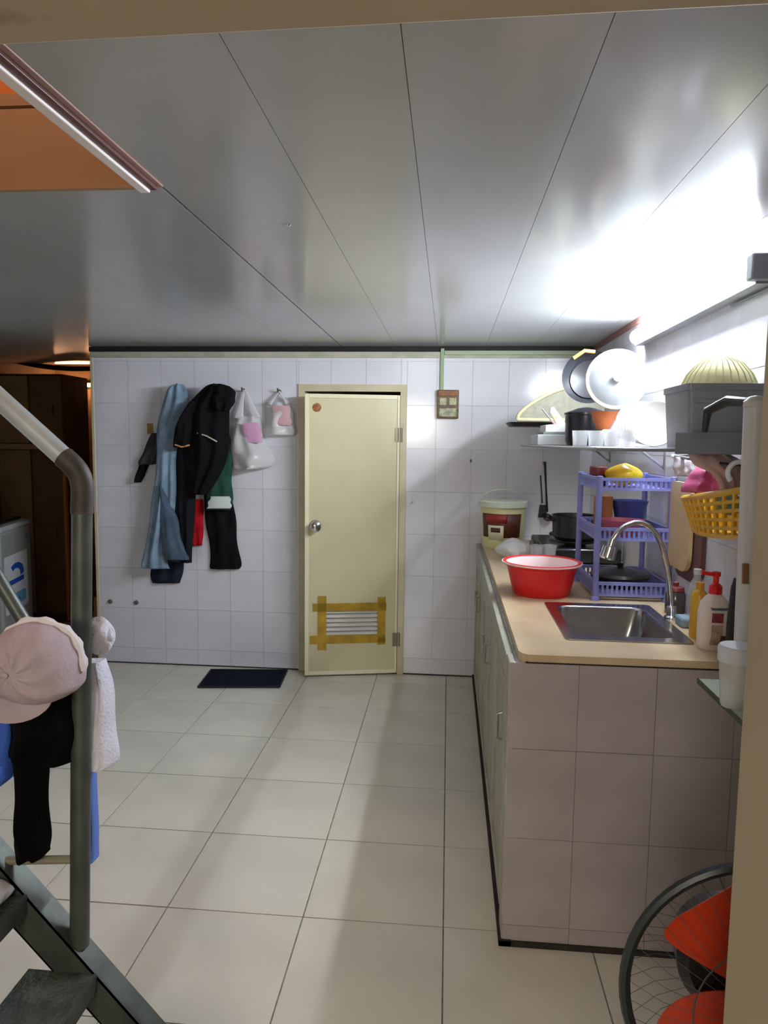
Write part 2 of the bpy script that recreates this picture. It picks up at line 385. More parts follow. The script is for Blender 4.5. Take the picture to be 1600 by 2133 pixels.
for k in range(6):
    zc = VZ0+.018+k*.032; b = MB(); c = L((VU0+VU1)/2, .012, zc)
    b.obox(c, ex*((VU1-VU0)/2), (ey*.012+Vector((0, 0, .011))), (ey*-.002+Vector((0, 0, .0025))))
    b.build('slat', mat('vent_slat', (214, 210, 204), .4), leaf, smooth=False)
M_tape = mat('yellow_packing_tape', (186, 148, 44), .3, noise=.18, scale=9)
for q in ((VU0-.055, VU1+.085, VZ1-.012, VZ1+.045), (VU0-.05, VU1+.105, VZ0-.055, VZ0+.006), (VU1-.012, VU1+.05, VZ0-.10, VZ1+.10), (VU0-.05, VU0+.008, VZ0-.07, VZ1+.085)):
    lbox(q[0], q[1], -.0035, .0, q[2], q[3]).build('tape_strip', M_tape, leaf, smooth=False)
kn = MB().lathe([(.044, 0), (.044, .005), (.038, .012), (.018, .017), (.017, .036), (.034, .045), (.040, .058), (.036, .072), (.02, .080), (0, .080)], L(LW-.075, 0, 1.085), -ey)
kn.build('knob', M_chrome, leaf)
MB().lathe([(.030, 0), (.030, .003), (.024, .005), (0, .005)], L(LW-.085, 0, LH-.095), -ey).build('sticker', mat('brown_round_sticker', (168, 104, 56), .6, noise=.3, scale=60), leaf)
for z in (1.68, .20):
    MB().tube([L(-.012, .0, z), L(-.012, .0, z+.10)], .011).obox(L(.012, -.003, z+.05), ex*.02, ey*.003, Vector((0, 0, .05))).build('hinge', mat('hinge_metal', (140, 132, 112), .4, metal=.5), leaf)

# ------------------------------------------------------------------ kitchen tube lamp (the room's light)
lamp = thing('tube_lamp', (.97, 3.12, 2.22), 'long white tube lamp glowing along the top of the side wall', 'lamp')
Y0, Y1 = 2.39, 3.86
MB().box(.952, RX-.005, Y0-.02, Y1-.01, 2.207, 2.283).build('batten', mat('lamp_batten_white', (228, 228, 232), .4), lamp, bevel=.004)
MB().box(.940, RX-.005, Y0-.02, Y1-.03, 2.200, 2.206).build('lower_lip', mat('lamp_lip_grey', (150, 152, 156), .5), lamp, smooth=False)  # lip added under the diffuser to cut its light on the wall
mt = bpy.data.materials.new('glowing_tube'); mt.use_nodes = True; nb = mt.node_tree.nodes['Principled BSDF']
nb.inputs['Emission Color'].default_value = (.86, .93, 1.0, 1); nb.inputs['Emission Strength'].default_value = TUBE_POWER; nb.inputs['Base Color'].default_value = (.9, .9, .9, 1)
# half-round diffuser facing into the room, opaque batten towards the wall
def half(a0, a1, r_, m_, nm):
    rings = []
    for yy, k_ in ((Y0, .85), (Y0+.01, 1), (Y1-.02, 1), (Y1-.006, .8), (Y1, .35)):
        ring = [Vector((.953+r_*k_*math.cos(a0+(a1-a0)*i/12), yy, 2.246+r_*k_*math.sin(a0+(a1-a0)*i/12))) for i in range(13)]
        rings.append(ring)
    MB().loft(rings).build(nm, m_, lamp)
AD = math.radians(192)
half(AD-PI/2, AD+PI/2, .036, mt, 'diffuser')
MB().box(.915, RX-.005, Y0-.05, Y0, 2.207, 2.287).build('end_cap', M_grey, lamp, bevel=.006)
MB().tube([(RX-.012, Y0-.9, 2.190), (RX-.012, Y0+.3, 2.190)], .004, 6).build('cable', mat('cable_grey', (120, 130, 136), .5), lamp)

# ------------------------------------------------------------------ counter
CX, CY0, CTZ = .215, 2.30, .985
co = thing('kitchen_counter', (.6, 3.7, 0), 'tiled masonry kitchen counter with cupboard doors underneath', 'counter')
body = MB().box(CX+.02, RX-.01, CY0, WY-.02, 0, CTZ-.30).box(CX+.02, .40, CY0, WY-.02, CTZ-.30, CTZ).box(.40, RX-.01, CY0, 2.44, CTZ-.30, CTZ).box(.40, RX-.01, 3.10, WY-.02, CTZ-.30, CTZ).box(.88, RX-.01, 2.44, 3.1, CTZ-.3, CTZ)
body = body.build('body', M_grout, co, smooth=False)
tiles(body, 'Y', CY0, CX, RX-.01, .012, CTZ, .19, M_tile2, tw=.246, th=.31, zoff=.075)
MB().box(CX-.004, CX+.022, CY0-.004, CY0+.10, .0, CTZ).build('corner_post', mat('counter_corner_paint', (176, 172, 158), .5, noise=.1, scale=10), co, bevel=.006)
M_cab = mat('cupboard_door_paint', (168, 168, 150), .4, noise=.1, scale=8); M_gap = M_dirt
nd = 5; y0 = CY0+.11; dy = (WY-.06-y0)/nd
for k in range(nd):
    a = y0+k*dy+.012; b = y0+(k+1)*dy-.012
    d = MB().box(CX+.004, CX+.02, a, b, .06, CTZ-.10)
    d.box(CX-.004, CX+.006, a, a+.045, .06, CTZ-.10).box(CX-.004, CX+.006, b-.045, b, .06, CTZ-.10).box(CX-.004, CX+.006, a+.045, b-.045, .06, .11).box(CX-.004, CX+.006, a+.045, b-.045, CTZ-.15, CTZ-.10)
    dd = d.build('cupboard_door', M_cab, co, bevel=.003)
    yh = b-.07 if k % 2 else a+.07
    MB().tube([(CX-.004, yh, .64), (CX-.022, yh, .645), (CX-.022, yh, .735), (CX-.004, yh, .74)], .006, 8).build('handle', mat('aluminium', (170, 170, 168), .3, metal=.8), dd)
MB().box(CX-.006, CX+.02, CY0+.1, WY-.02, CTZ-.085, CTZ-.004).build('apron', M_cab, co, bevel=.003)
MB().box(CX-.012, CX+.03, CY0-.012, WY-.02, 0, .022).box(CX-.012, RX-.01, CY0-.012, CY0+.01, 0, .020).build('base_joint', M_dirt, co, smooth=False)
MB().lathe([(.010, 0), (.007, .004), (0, .005)], at(1473, 1777, CY0), (0, -1, 0), 10).build('wall_plug', M_blackp, co)
# worktop with the sink cut-out
SX0, SX1, SY0, SY1 = .435, .850, 2.50, 3.06
wt = MB()
wt.prism([(CX+.030, CY0+.035, CTZ), (CX+.04, CY0+.012, CTZ), (CX+.06, CY0-.002, CTZ), (RX-.008, CY0-.002, CTZ), (RX-.008, SY0, CTZ), (CX+.03, SY0, CTZ)], (0, 0, .028))
wt.box(CX+.03, SX0, SY0, SY1, CTZ, CTZ+.028).box(SX1, RX-.008, SY0, SY1, CTZ, CTZ+.028).box(CX+.03, RX-.008, SY1, WY-.008, CTZ, CTZ+.028)
wtop = wt.build('worktop', M_wood, smooth=False); tag(wtop, 'beige laminate worktop with a cut-out for the sink', 'worktop')
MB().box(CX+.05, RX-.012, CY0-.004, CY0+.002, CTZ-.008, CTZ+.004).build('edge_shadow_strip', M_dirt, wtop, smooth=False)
WT = CTZ+.028
sk = thing('sink', ((SX0+SX1)/2, (SY0+SY1)/2, .80), 'rectangular stainless steel sink set into the beige worktop', 'sink')
cx, cy, hx, hy = (SX0+SX1)/2, (SY0+SY1)/2, (SX1-SX0)/2, (SY1-SY0)/2
rings = [rrect(cx, cy, hx+.012, hy+.012, .02, WT+.001), rrect(cx, cy, hx+.012, hy+.012, .02, WT+.005), rrect(cx, cy, hx-.028, hy-.045, .05, WT+.004), rrect(cx, cy, hx-.034, hy-.051, .05, WT-.004),
         rrect(cx, cy, hx-.045, hy-.062, .06, .88), rrect(cx, cy, hx-.075, hy-.09, .06, .845), rrect(cx, cy, .03, .03, .02, .838)]
MB().loft(rings, cap0=False).build('bowl', M_steel, sk)
MB().lathe([(.032, .0), (.032, .004), (.02, .006), (0, .003)], (cx, cy, .839)).build('drain', M_chrome, sk)
# gooseneck tap
tp = thing('tap', (.895, 2.86, WT), 'chrome gooseneck tap arching over the sink', 'tap')
A = [at(1398, 1288, 2.86), at(1396, 1240, 2.86), at(1390, 1180, 2.86), at(1376, 1130, 2.86), at(1358, 1102, 2.85), at(1334, 1089, 2.84), at(1310, 1092, 2.83), at(1290, 1106, 2.82), at(1276, 1126, 2.82)]
A[0].z = WT-.002
MB().tube([Vector(p) for p in cat_rows([list(a) for a in A], 30)], .0105, 12).build('spout', M_chrome, tp)
n0 = at(1277, 1122, 2.82); n1 = at(1264, 1164, 2.82)
MB().tube([n0, n0.lerp(n1, .35), n0.lerp(n1, .4), n0.lerp(n1, .9), n1], [.013, .015, .028, .031, .026], 16).build('spray_head', M_chrome, tp)
MB().lathe([(.028, 0), (.028, .01), (.02, .016), (.018, .05), (.013, .056)], A[0]).build('base', M_chrome, tp)

# ------------------------------------------------------------------ things on the worktop
def simple(name, mb, m, label, cat, group=None, **k):
    return tag(mb.build(name, m, **k), label, cat, group)
# red basin with a white strainer in it
M_red = mat('red_plastic', (214, 22, 24), .3)
bc = Vector((.435, 3.27, WT)); bs_ = thing('washing_basin', bc, 'red plastic basin with a white rim on the worktop', 'basin')
K = 1.0
MB().lathe([(.0, .0), (.122, 0), (.128, .006), (.142, .06), (.152, .105), (.158, .128), (.172, .136), (.176, .150), (.172, .152), (.160, .146), (.150, .125), (.138, .07), (.122, .012), (0, .012)], bc, seg=40).build('bowl', M_red, bs_)
M_str = mat('white_strainer', (236, 214, 214), .4)
sb = thing('strainer', bc+Vector((0, 0, .012)), 'white plastic strainer nested inside the red basin', 'strainer')
MB().lathe([(.100, .012), (.118, .03), (.132, .08), (.146, .118), (.156, .138), (.181, .142), (.181, .148), (.156, .146), (.142, .12), (.128, .082), (.114, .034), (.098, .018)], bc, seg=40, cap=False).build('wall', M_str, sb)
MB().lathe([(0, .016), (.10, .016), (.10, .02), (0, .02)], bc, seg=32).build('bottom', mat('pinkish_strainer_floor', (214, 150, 150), .5, bump=.4, bscale=160), sb)
# food bucket with label
bk = at(1046, 1140, 4.76); bk.z = WT
bu = thing('food_bucket', bk, 'cream plastic bucket with a brown and red label by the wall', 'bucket')
MB().lathe([(0, 0), (.128, 0), (.132, .006), (.150, .27), (.150, .275), (0, .275)], bk, seg=36).build('pail', mat('bucket_cream', (216, 212, 160), .4), bu)
MB().lathe([(.157, .262), (.162, .266), (.162, .300), (.155, .306), (0, .306)], bk, seg=36).build('lid', mat('bucket_lid', (206, 214, 196), .35), bu)
def band(mb, r0, r1, z0, z1, a0, a1, off=.0015, n=14):
    vs = []; fs = []
    for k in range(n+1):
        a = a0+(a1-a0)*k/n
        for zz, rr in ((z0, r0), (z1, r1)): vs.append(bk+Vector(((rr+off)*math.cos(a), (rr+off)*math.sin(a), zz)))
    for k in range(n): fs.append((2*k, 2*k+2, 2*k+3, 2*k+1))
    return mb.add(vs, fs)
def rr(z): return .132+(.150-.132)*z/.27
band(MB(), rr(.07), rr(.225), .07, .225, -2.75, -.75).build('label_brown', mat('label_brown', (94, 46, 30), .45, noise=.25, scale=30), bu, solid=.001)
band(MB(), rr(.165), rr(.22), .165, .22, -2.5, -1.45, .003).build('label_red', mat('label_red', (150, 42, 30), .45), bu, solid=.001)
band(MB(), rr(.055), rr(.15), .055, .15, -2.35, -1.6, .0035).build('label_white', mat('label_white', (222, 216, 180), .45), bu, solid=.001)
band(MB(), rr(.105), rr(.135), .105, .135, -2.2, -1.75, .005).build('label_emblem', mat('label_dark', (66, 40, 30), .45), bu, solid=.001)
MB().tube([bk+Vector((.158*math.cos(t), .02+.10*math.sin(t)*0, .285+.09*math.sin(t))) for t in [PI*k/14 for k in range(15)]], .004, 8).build('handle', mat('bucket_handle', (196, 204, 186), .4), bu)
# plastic bag on the worktop, crumpled
def blob(c, rx, ry, rz, seed, amp=.25, nu=18, nv=10, flat=True):
    rnd = random.Random(seed); ph = [rnd.random()*6.28 for _ in range(8)]; rings = []
    for j in range(nv+1):
        t = PI*(j+.02)/(nv+.04); ring = []
        for k in range(nu):
            a = 2*PI*k/nu
            q = 1+amp*(.5*math.sin(3*a+ph[0]+t*2)+.35*math.sin(5*a+ph[1]-t*3)+.3*math.sin(7*a+ph[2]+t*5))*math.sin(t)
            z = math.cos(t)*rz*(1+.15*math.sin(2*a+ph[3]))
            ring.append(Vector((c[0]+rx*math.sin(t)*math.cos(a)*q, c[1]+ry*math.sin(t)*math.sin(a)*q, c[2]+rz+z)))
        rings.append(ring)
    m = min(p.z for r in rings for p in r)
    for r in rings:
        for p in r: p.z += c[2]-m
    return MB().loft(rings)
p = at(1070, 1165, 4.2); simple('plastic_bag', blob((p.x, 4.15, WT), .10, .10, .06, 3, .3), M_bag, 'crumpled translucent plastic bag on the worktop behind the red basin', 'bag', subs=1)
p = at(1092, 1168, 3.9); simple('plastic_bag', blob((.57, 3.68, WT), .09, .08, .04, 9, .3), M_bag, 'flattened clear plastic bag between the red basin and the gas stove', 'bag', subs=1)
for px, Y, lb_ in ((1118, 3.92, 'clear plastic cup on the worktop nearest the food bucket'), (1145, 3.93, 'clear plastic cup on the worktop in front of the gas stove')):
    q = at(px, 1140, Y); q.z = WT+.005
    MBc = MB().lathe([(.030, 0), (.036, .10), (.040, .125), (.038, .125), (.033, .1), (.027, .004), (0, .004)], q, seg=20)
    simple('clear_cup', MBc, M_clear, lb_, 'cup', 'clear cups')
# dark gas stove with a black pot on it
stv = thing('gas_stove', (.73, 4.35, WT), 'black two-burner gas stove on the worktop in the corner', 'stove')
MB().box(.54, .97, 4.02, 4.62, WT+.02, WT+.10).build('body', mat('stove_black', (26, 26, 30), .25), stv, bevel=.012)
for dy in (4.17, 4.47): MB().torus((.74, dy, WT+.125), .10, .008).tube([(.64, dy, WT+.125), (.84, dy, WT+.125)], .006, 6).tube([(.74, dy-.1, WT+.125), (.74, dy+.1, WT+.125)], .006, 6).torus((.74, dy, WT+.106), .05, .01).build('burner', M_blackp, stv)
for sx in (.57, .95):
    for sy in (4.05, 4.59): MB().lathe([(.015, 0), (.015, .022)], (sx, sy, WT), seg=10).build('foot', M_blackp, stv)
for dy in (4.2, 4.5): MB().lathe([(.02, 0), (.018, .02), (0, .02)], (.54, dy, WT+.06), (-1, 0, 0), 14).build('knob', M_grey, stv)
pc = Vector((.74, 4.17, WT+.133)); wk = thing('cooking_pot', pc, 'black pot with side handles standing on the gas stove', 'pot')
MB().lathe([(0, 0), (.11, 0), (.13, .02), (.135, .14), (.14, .142), (.128, .14), (.122, .02), (0, .012)], pc, seg=32).build('pot', mat('black_enamel', (20, 20, 22), .35), wk)
for s_ in (-1, 1): MB().tube([pc+Vector((s_*.133, -.03, .11)), pc+Vector((s_*.165, -.025, .115)), pc+Vector((s_*.165, .025, .115)), pc+Vector((s_*.133, .03, .11))], .006, 8).build('handle', M_blackp, wk)
# ladle hanging on the back wall
ld = thing('ladle', (.62, WY-.03, 1.3), 'dark ladle hanging on the tiled wall above the stove', 'ladle')
a, b = at(1135, 962, 5.05), at(1140, 1066, 5.05)
MB().tube([a, a.lerp(b, .5), b], [.009, .006, .008], 8).build('handle', M_blackp, ld)
q = b+Vector((.0, -.03, -.03)); MB().lathe([(.0, -.03), (.024, -.024), (.038, 0), (.034, 0), (.022, -.02), (0, -.025)], q, (.2, -.5, .9), 18).build('bowl', M_blackp, ld)
MB().lathe([(.012, 0), (.012, .004), (.005, .006), (.005, .04), (0, .04)], (a.x, WY-.006, a.z-.01), (0, -1, 0), 12).build('hook', M_grey, ld)
simple('hanging_spatula', MB().tube([at(1126, 990, 5.06), at(1130, 1048, 5.06)], .005, 8).obox(at(1131, 1065, 5.06), Vector((.028, 0, 0)), Vector((0, .003, 0)), Vector((.004, 0, .045))), M_blackp, 'dark spatula hanging beside the ladle above the stove', 'spatula', bevel=.002)

# lilac three-tier rack
M_lil = mat('lilac_plastic', (122, 126, 186), .4)
RX0, RX1, RY0, RY1 = .655, .965, 3.16, 3.60
rk = thing('plastic_rack', ((RX0+RX1)/2, (RY0+RY1)/2, WT), 'lilac plastic three-tier rack on the worktop behind the sink', 'rack')
for px in (RX0, RX1):
    for py in (RY0, RY1):
        MB().lathe([(.022, 0), (.020, .012), (.0135, .02), (.0135, .535), (.015, .545), (0, .548)], (px, py, WT), seg=12).build('post', M_lil, rk)
def tray(z, h, name):
    b = MB()
    for y in (RY0, RY1):
        b.box(RX0, RX1, y-.006, y+.006, z+h-.014, z+h).box(RX0, RX1, y-.005, y+.005, z, z+.010)
        n = 15
        for k in range(n): xx = RX0+(RX1-RX0)*(k+.5)/n; b.box(xx-.005, xx+.005, y-.003, y+.003, z+.01, z+h-.014)
    for xx in (RX0, RX1):
        b.box(xx-.006, xx+.006, RY0, RY1, z+h-.014, z+h).box(xx-.005, xx+.005, RY0, RY1, z, z+.010)
        n = 20
        for k in range(n): yy = RY0+(RY1-RY0)*(k+.5)/n; b.box(xx-.003, xx+.003, yy-.005, yy+.005, z+.01, z+h-.014)
    n = 11
    for k in range(n): yy = RY0+(RY1-RY0)*(k+.5)/n; b.box(RX0, RX1, yy-.011, yy+.011, z, z+.005)
    b.build('tray', M_lil, rk, smooth=False)
tray(WT+.02, .062, 't'); tray(WT+.265, .058, 't'); tray(WT+.485, .055, 't')
# things in the rack
T2 = WT+.270; T3 = WT+.490; T1 = WT+.025
def dish(name, c, r, h, m, label, cat, group=None):
    return simple(name, MB().lathe([(0, 0), (r*.55, 0), (r*.62, .004), (r*.9, h*.8), (r, h), (r*.97, h), (r*.86, h*.78), (r*.5, .008), (0, .008)], c, seg=28), m, label, cat, group)
dish('pink_tray', (.79, 3.30, T2), .10, .075, mat('pink_plastic', (186, 92, 112), .4), 'pink shallow dish on the middle tier of the lilac rack', 'dish')
simple('orange_box', MB().box(.705, .775, 3.42, 3.52, T2, T2+.17), mat('orange_card', (176, 112, 62), .6), 'small orange brown box on the middle tier of the lilac rack', 'box', bevel=.004)
dish('blue_bowl', (.86, 3.46, T2), .085, .15, mat('dark_blue_plastic', (54, 66, 128), .35), 'dark blue bowl on the middle tier of the lilac rack', 'bowl')
pn = thing('frying_pan', (.81, 3.38, T1), 'black pan lying on the bottom tier of the lilac rack', 'pan')
MB().lathe([(0, 0), (.10, 0), (.135, .05), (.138, .052), (.132, .05), (.098, .006), (0, .006)], (.81, 3.38, T1), seg=28).build('dish', mat('pan_black', (20, 19, 20), .35), pn)
MB().lathe([(.132, .052), (.125, .066), (.04, .088), (0, .09)], (.81, 3.38, T1), seg=28).build('lid', mat('pan_lid', (84, 82, 80), .3, metal=.6), pn)
MB().lathe([(.012, .088), (.018, .105), (0, .11)], (.81, 3.38, T1), seg=12).build('lid_knob', M_blackp, pn)
p = at(1300, 992, 3.36); simple('yellow_snack_bag', blob((p.x, 3.36, T3+.0), .085, .10, .048, 5, .18), mat('yellow_foil_print', (236, 218, 20), .3, col2=(224, 168, 28), scale=9), 'bright yellow snack packet on top of the lilac rack', 'packet', subs=1)
q = at(1246, 992, 3.42); jr = thing('condiment_jar', (q.x, 3.42, T3), 'small dark jar with a maroon lid on top of the lilac rack', 'jar')
MB().lathe([(0, 0), (.036, 0), (.038, .01), (.038, .045), (.033, .052)], (q.x, 3.42, T3), seg=20).build('glass', mat('jar_dark', (40, 34, 34), .2), jr)
MB().lathe([(.039, .050), (.040, .054), (.040, .085), (.036, .09), (0, .09)], (q.x, 3.42, T3), seg=20).build('lid', mat('maroon_lid', (104, 32, 36), .4), jr)

# bottles by the sink
bq = Vector((.905, 2.455, WT)); so = thing('dish_soap_bottle', bq, 'white pump bottle with a red cap and pink label by the sink', 'bottle')
sh = [rrect(bq.x, bq.y, a, b, min(a, b)*.9, WT+z, 5) for a, b, z in ((.046, .030, 0), (.050, .034, .008), (.052, .035, .05), (.051, .035, .13), (.045, .032, .158), (.030, .026, .178), (.018, .018, .186), (.017, .017, .196))]
MB().loft(sh).build('bottle', mat('soap_white', (228, 214, 208), .35), so)
MB().lathe([(.021, .188), (.021, .214), (.016, .220), (.009, .224), (.009, .246), (.014, .248), (.014, .262), (0, .264)], bq, seg=18).obox(bq+Vector((-.022, -.004, .256)), Vector((.028, 0, -.004)), Vector((0, .007, 0)), Vector((0, 0, .006))).build('pump', M_red, so)
def patch(b, x0, x1, z0, z1, d, n=8):
    vs = []; fs = []
    for k in range(n+1):
        u = k/n*2-1; xx = bq.x+(x0+x1)/2+(x1-x0)/2*u; yy = bq.y-.0355-d+.010*(abs(u)**2.5)*((abs(x0)+abs(x1))/.09)
        vs += [(xx, yy, WT+z0), (xx, yy, WT+z1)]
    for k in range(n): fs.append((2*k, 2*k+2, 2*k+3, 2*k+1))
    return b.add(vs, fs)
patch(MB(), -.034, .034, .096, .128, .0008).build('label_red', mat('soap_label_red', (176, 70, 84), .4, noise=.3, scale=60), so, solid=.001)
patch(MB(), -.036, .036, .020, .088, .0006).build('label_pink', mat('soap_label_pink', (206, 170, 158), .4, noise=.18, scale=40), so, solid=.001)
patch(MB(), -.030, .036, .138, .146, .001).build('label_stripe', mat('soap_label_teal', (86, 104, 112), .4), so, solid=.001)
patch(MB(), .008, .030, .030, .052, .0016).build('label_figure', mat('soap_label_figure', (120, 54, 44), .5, noise=.5, scale=80), so, solid=.001)
yq = Vector((.905, 2.60, WT)); yb = thing('oil_bottle', yq, 'yellow bottle with a flat shoulder behind the soap pump', 'bottle')
MB().lathe([(0, 0), (.028, 0), (.030, .006), (.030, .145), (.022, .165), (.012, .172), (.012, .178)], yq, seg=20).build('bottle', mat('oil_yellow', (206, 158, 40), .3), yb)
MB().lathe([(.014, .176), (.014, .198), (0, .2)], yq, seg=16).build('cap', mat('oil_cap', (196, 140, 36), .4), yb)
gq = Vector((.935, 2.96, WT)); dk = thing('spice_jar', gq, 'dark squat jar with a small red knob behind the tap', 'jar')
MB().lathe([(0, 0), (.036, 0), (.040, .01), (.040, .08), (.034, .09), (0, .09)], gq, seg=20).build('glass', mat('smoky_glass', (62, 58, 56), .15), dk)
MB().lathe([(.030, .088), (.034, .094), (.032, .108), (.010, .112), (.012, .128), (0, .132)], gq, seg=18).build('lid', mat('jar_red_lid', (120, 52, 54), .4), dk)
simple('sponge', MB().box(.885, .955, 2.71, 2.80, WT, WT+.035), mat('blue_sponge', (140, 166, 184), .9, bump=.6, bscale=220), 'pale blue sponge on the worktop beside the tap', 'sponge', bevel=.008, subs=0)
wq = Vector((.955, 2.78, WT)); cb = thing('water_bottle', wq, 'clear empty plastic bottle by the wall behind the sponge', 'bottle')
MB().lathe([(0, 0), (.030, 0), (.032, .01), (.030, .06), (.032, .07), (.031, .13), (.022, .165), (.013, .18), (.013, .2)], wq, seg=20, cap=False).build('bottle', M_clear, cb)
MB().lathe([(.015, .195), (.015, .215), (0, .216)], wq, seg=14).build('cap', M_milky, cb)
br = thing('bottle_brush', (.96, 2.42, WT), 'long grey-handled brush with a black head leaning by the soap bottle', 'brush')
e0, e1, e2 = at(1546, 1100, 2.36), at(1537, 1205, 2.36), at(1530, 1262, 2.36)
e2 = Vector((e2.x, e2.y, WT+.11))
MB().tube([e0, e1, e2], .0055, 8).build('handle', mat('brush_grey', (128, 128, 134), .4), br)
MB().tube([e1, e1.lerp(e2, .2), e2, Vector((e2.x-.005, e2.y, WT))], [.012, .018, .020, .016], 12).build('head', M_blackp, br)

# ------------------------------------------------------------------ right wall: shelf and what it carries
SZ = 1.682
M_wire = mat('grey_coated_wire', (150, 154, 160), .35, metal=.5)
sf = thing('wire_shelf', (.80, 3.3, SZ-.06), 'grey wire dish shelf fixed along the side wall', 'shelf')
SXL, SYN, SYF = .46, 2.30, 4.62
fb = MB()
for xx in (SXL, RX-.02): fb.tube([(xx, SYN, SZ), (xx, SYF, SZ)], .006, 8)
for yy in (SYN, SYF): fb.tube([(SXL, yy, SZ), (RX-.02, yy, SZ)], .006, 8)
n = 44
for k in range(n+1): yy = SYN+(SYF-SYN)*k/n; fb.tube([(SXL, yy, SZ-.002), (RX-.02, yy, SZ-.002)], .0022, 5)
fb.build('grid', M_wire, sf)
for yy in (SYN+.1, 3.4, SYF-.1): MB().tube([(RX-.008, yy, SZ-.09), (RX-.02, yy, SZ-.085), (RX-.12, yy, SZ-.008)], .006, 8).box(RX-.01, RX-.004, yy-.012, yy+.012, SZ-.10, SZ).build('bracket', M_wire, sf)
MB().box(.70, RX-.03, SYN-.01, SYN, SZ-.012, SZ+.055).build('end_plate', mat('shelf_grey_plate', (116, 118, 126), .45), sf, bevel=.003)
T = SZ+.006
# near grey box
gb = thing('grey_storage_box', (.80, 2.45, T), 'grey plastic storage box on the near end of the wire shelf', 'box')
gx0, gx1, gy0, gy1 = .735, .985, 2.305, 2.56
MB().loft([rrect((gx0+gx1)/2, (gy0+gy1)/2, (gx1-gx0)/2-.012, (gy1-gy0)/2-.012, .012, T, 3), rrect((gx0+gx1)/2, (gy0+gy1)/2, (gx1-gx0)/2, (gy1-gy0)/2, .012, T+.185, 3)]).build('body', M_grey, gb)
MB().loft([rrect((gx0+gx1)/2, (gy0+gy1)/2, (gx1-gx0)/2+.004, (gy1-gy0)/2+.004, .012, T+.180, 3), rrect((gx0+gx1)/2, (gy0+gy1)/2, (gx1-gx0)/2+.004, (gy1-gy0)/2+.004, .012, T+.200, 3)]).build('lid', mat('grey_lid', (120, 120, 130), .4), gb)
MB().box(gx0+.02, gx1-.02, gy0-.004, gy0+.004, T+.140, T+.150).build('ridge', M_grey, gb, bevel=.002)
# conical leaf hat on the side wall
M_leaf = mat('palm_leaf_straw', (222, 216, 168), .7, noise=.06, scale=30)
hc = Vector((.868, 2.43, T+.2005)); hat = thing('straw_dome', hc, 'small cream woven straw dome resting on the grey storage box', 'straw cover')
MB().lathe([(.112, 0), (.112, .006), (.098, .036), (.070, .070), (.036, .090), (0, .096), (0, .090), (.034, .084), (.066, .064), (.094, .03), (.106, .002)], hc, (0, 0, 1), 36, cap=False).build('dome', M_leaf, hat)
hr = MB()
for k in range(28):
    a = 2*PI*k/28; hr.tube([hc+Vector((r_*math.cos(a), r_*math.sin(a), z_+.001)) for r_, z_ in ((.112, .006), (.098, .036), (.070, .070), (.036, .090))], .0022, 5)
hr.build('ribs', mat('straw_rib', (196, 190, 140), .7), hat)
# half-round woven tray leaning in the corner
TY = 4.40
o = [at(px, py, TY) for px, py in ((1078, 874), (1082, 862), (1104, 843), (1140, 822), (1178, 808), (1215, 799), (1250, 797), (1262, 800))]
o += [Vector((o[-1].x, TY, o[0].z-.004))]
ty = thing('woven_tray', (o[0].x+.25, TY, o[0].z-.03), 'olive grey half-round woven tray with a cream rim on the shelf end', 'tray')
MB().prism(o, (0, .022, .0)).build('panel', mat('woven_olive', (150, 148, 128), .6, noise=.1, scale=30, bump=.2, bscale=120), ty, smooth=False)
MB().tube([Vector(p_) for p_ in cat_rows([list(p_+Vector((0, -.004, 0))) for p_ in o[:-1]], 40)], .011, 8).tube([o[-1], o[0]], .011, 8).build('rim', mat('cream_rim', (208, 200, 156), .5), ty)
sp = thing('black_serving_tray', ((o[0].x+.97)/2, 4.36, o[0].z-.05), 'flat black tray under the woven half-round tray', 'tray')
a = at(1058, 884, 4.33)
MB().loft([rrect((a.x+.98)/2, 4.38, (.98-a.x)/2-.02, .14, .03, a.z-.012, 4), rrect((a.x+.98)/2, 4.38, (.98-a.x)/2, .16, .03, a.z+.012, 4)]).build('tray', M_blackp, sp)
blk = MB().lathe([(0, 0), (.07, 0), (.085, .02), (.088, a.z-.014-T), (0, a.z-.014-T)], (.66, 4.40, T), seg=24)
simple('black_canister', blk, mat('canister_black', (30, 30, 34), .4), 'black round canister under the black serving tray', 'canister')
blk = MB().lathe([(0, 0), (.07, 0), (.08, .02), (.082, a.z-.014-T), (0, a.z-.014-T)], (.87, 4.42, T), seg=24)
simple('dark_tin', blk, mat('dark_tin', (44, 44, 50), .3, metal=.4), 'dark grey tin beside the black canister on the shelf', 'tin')
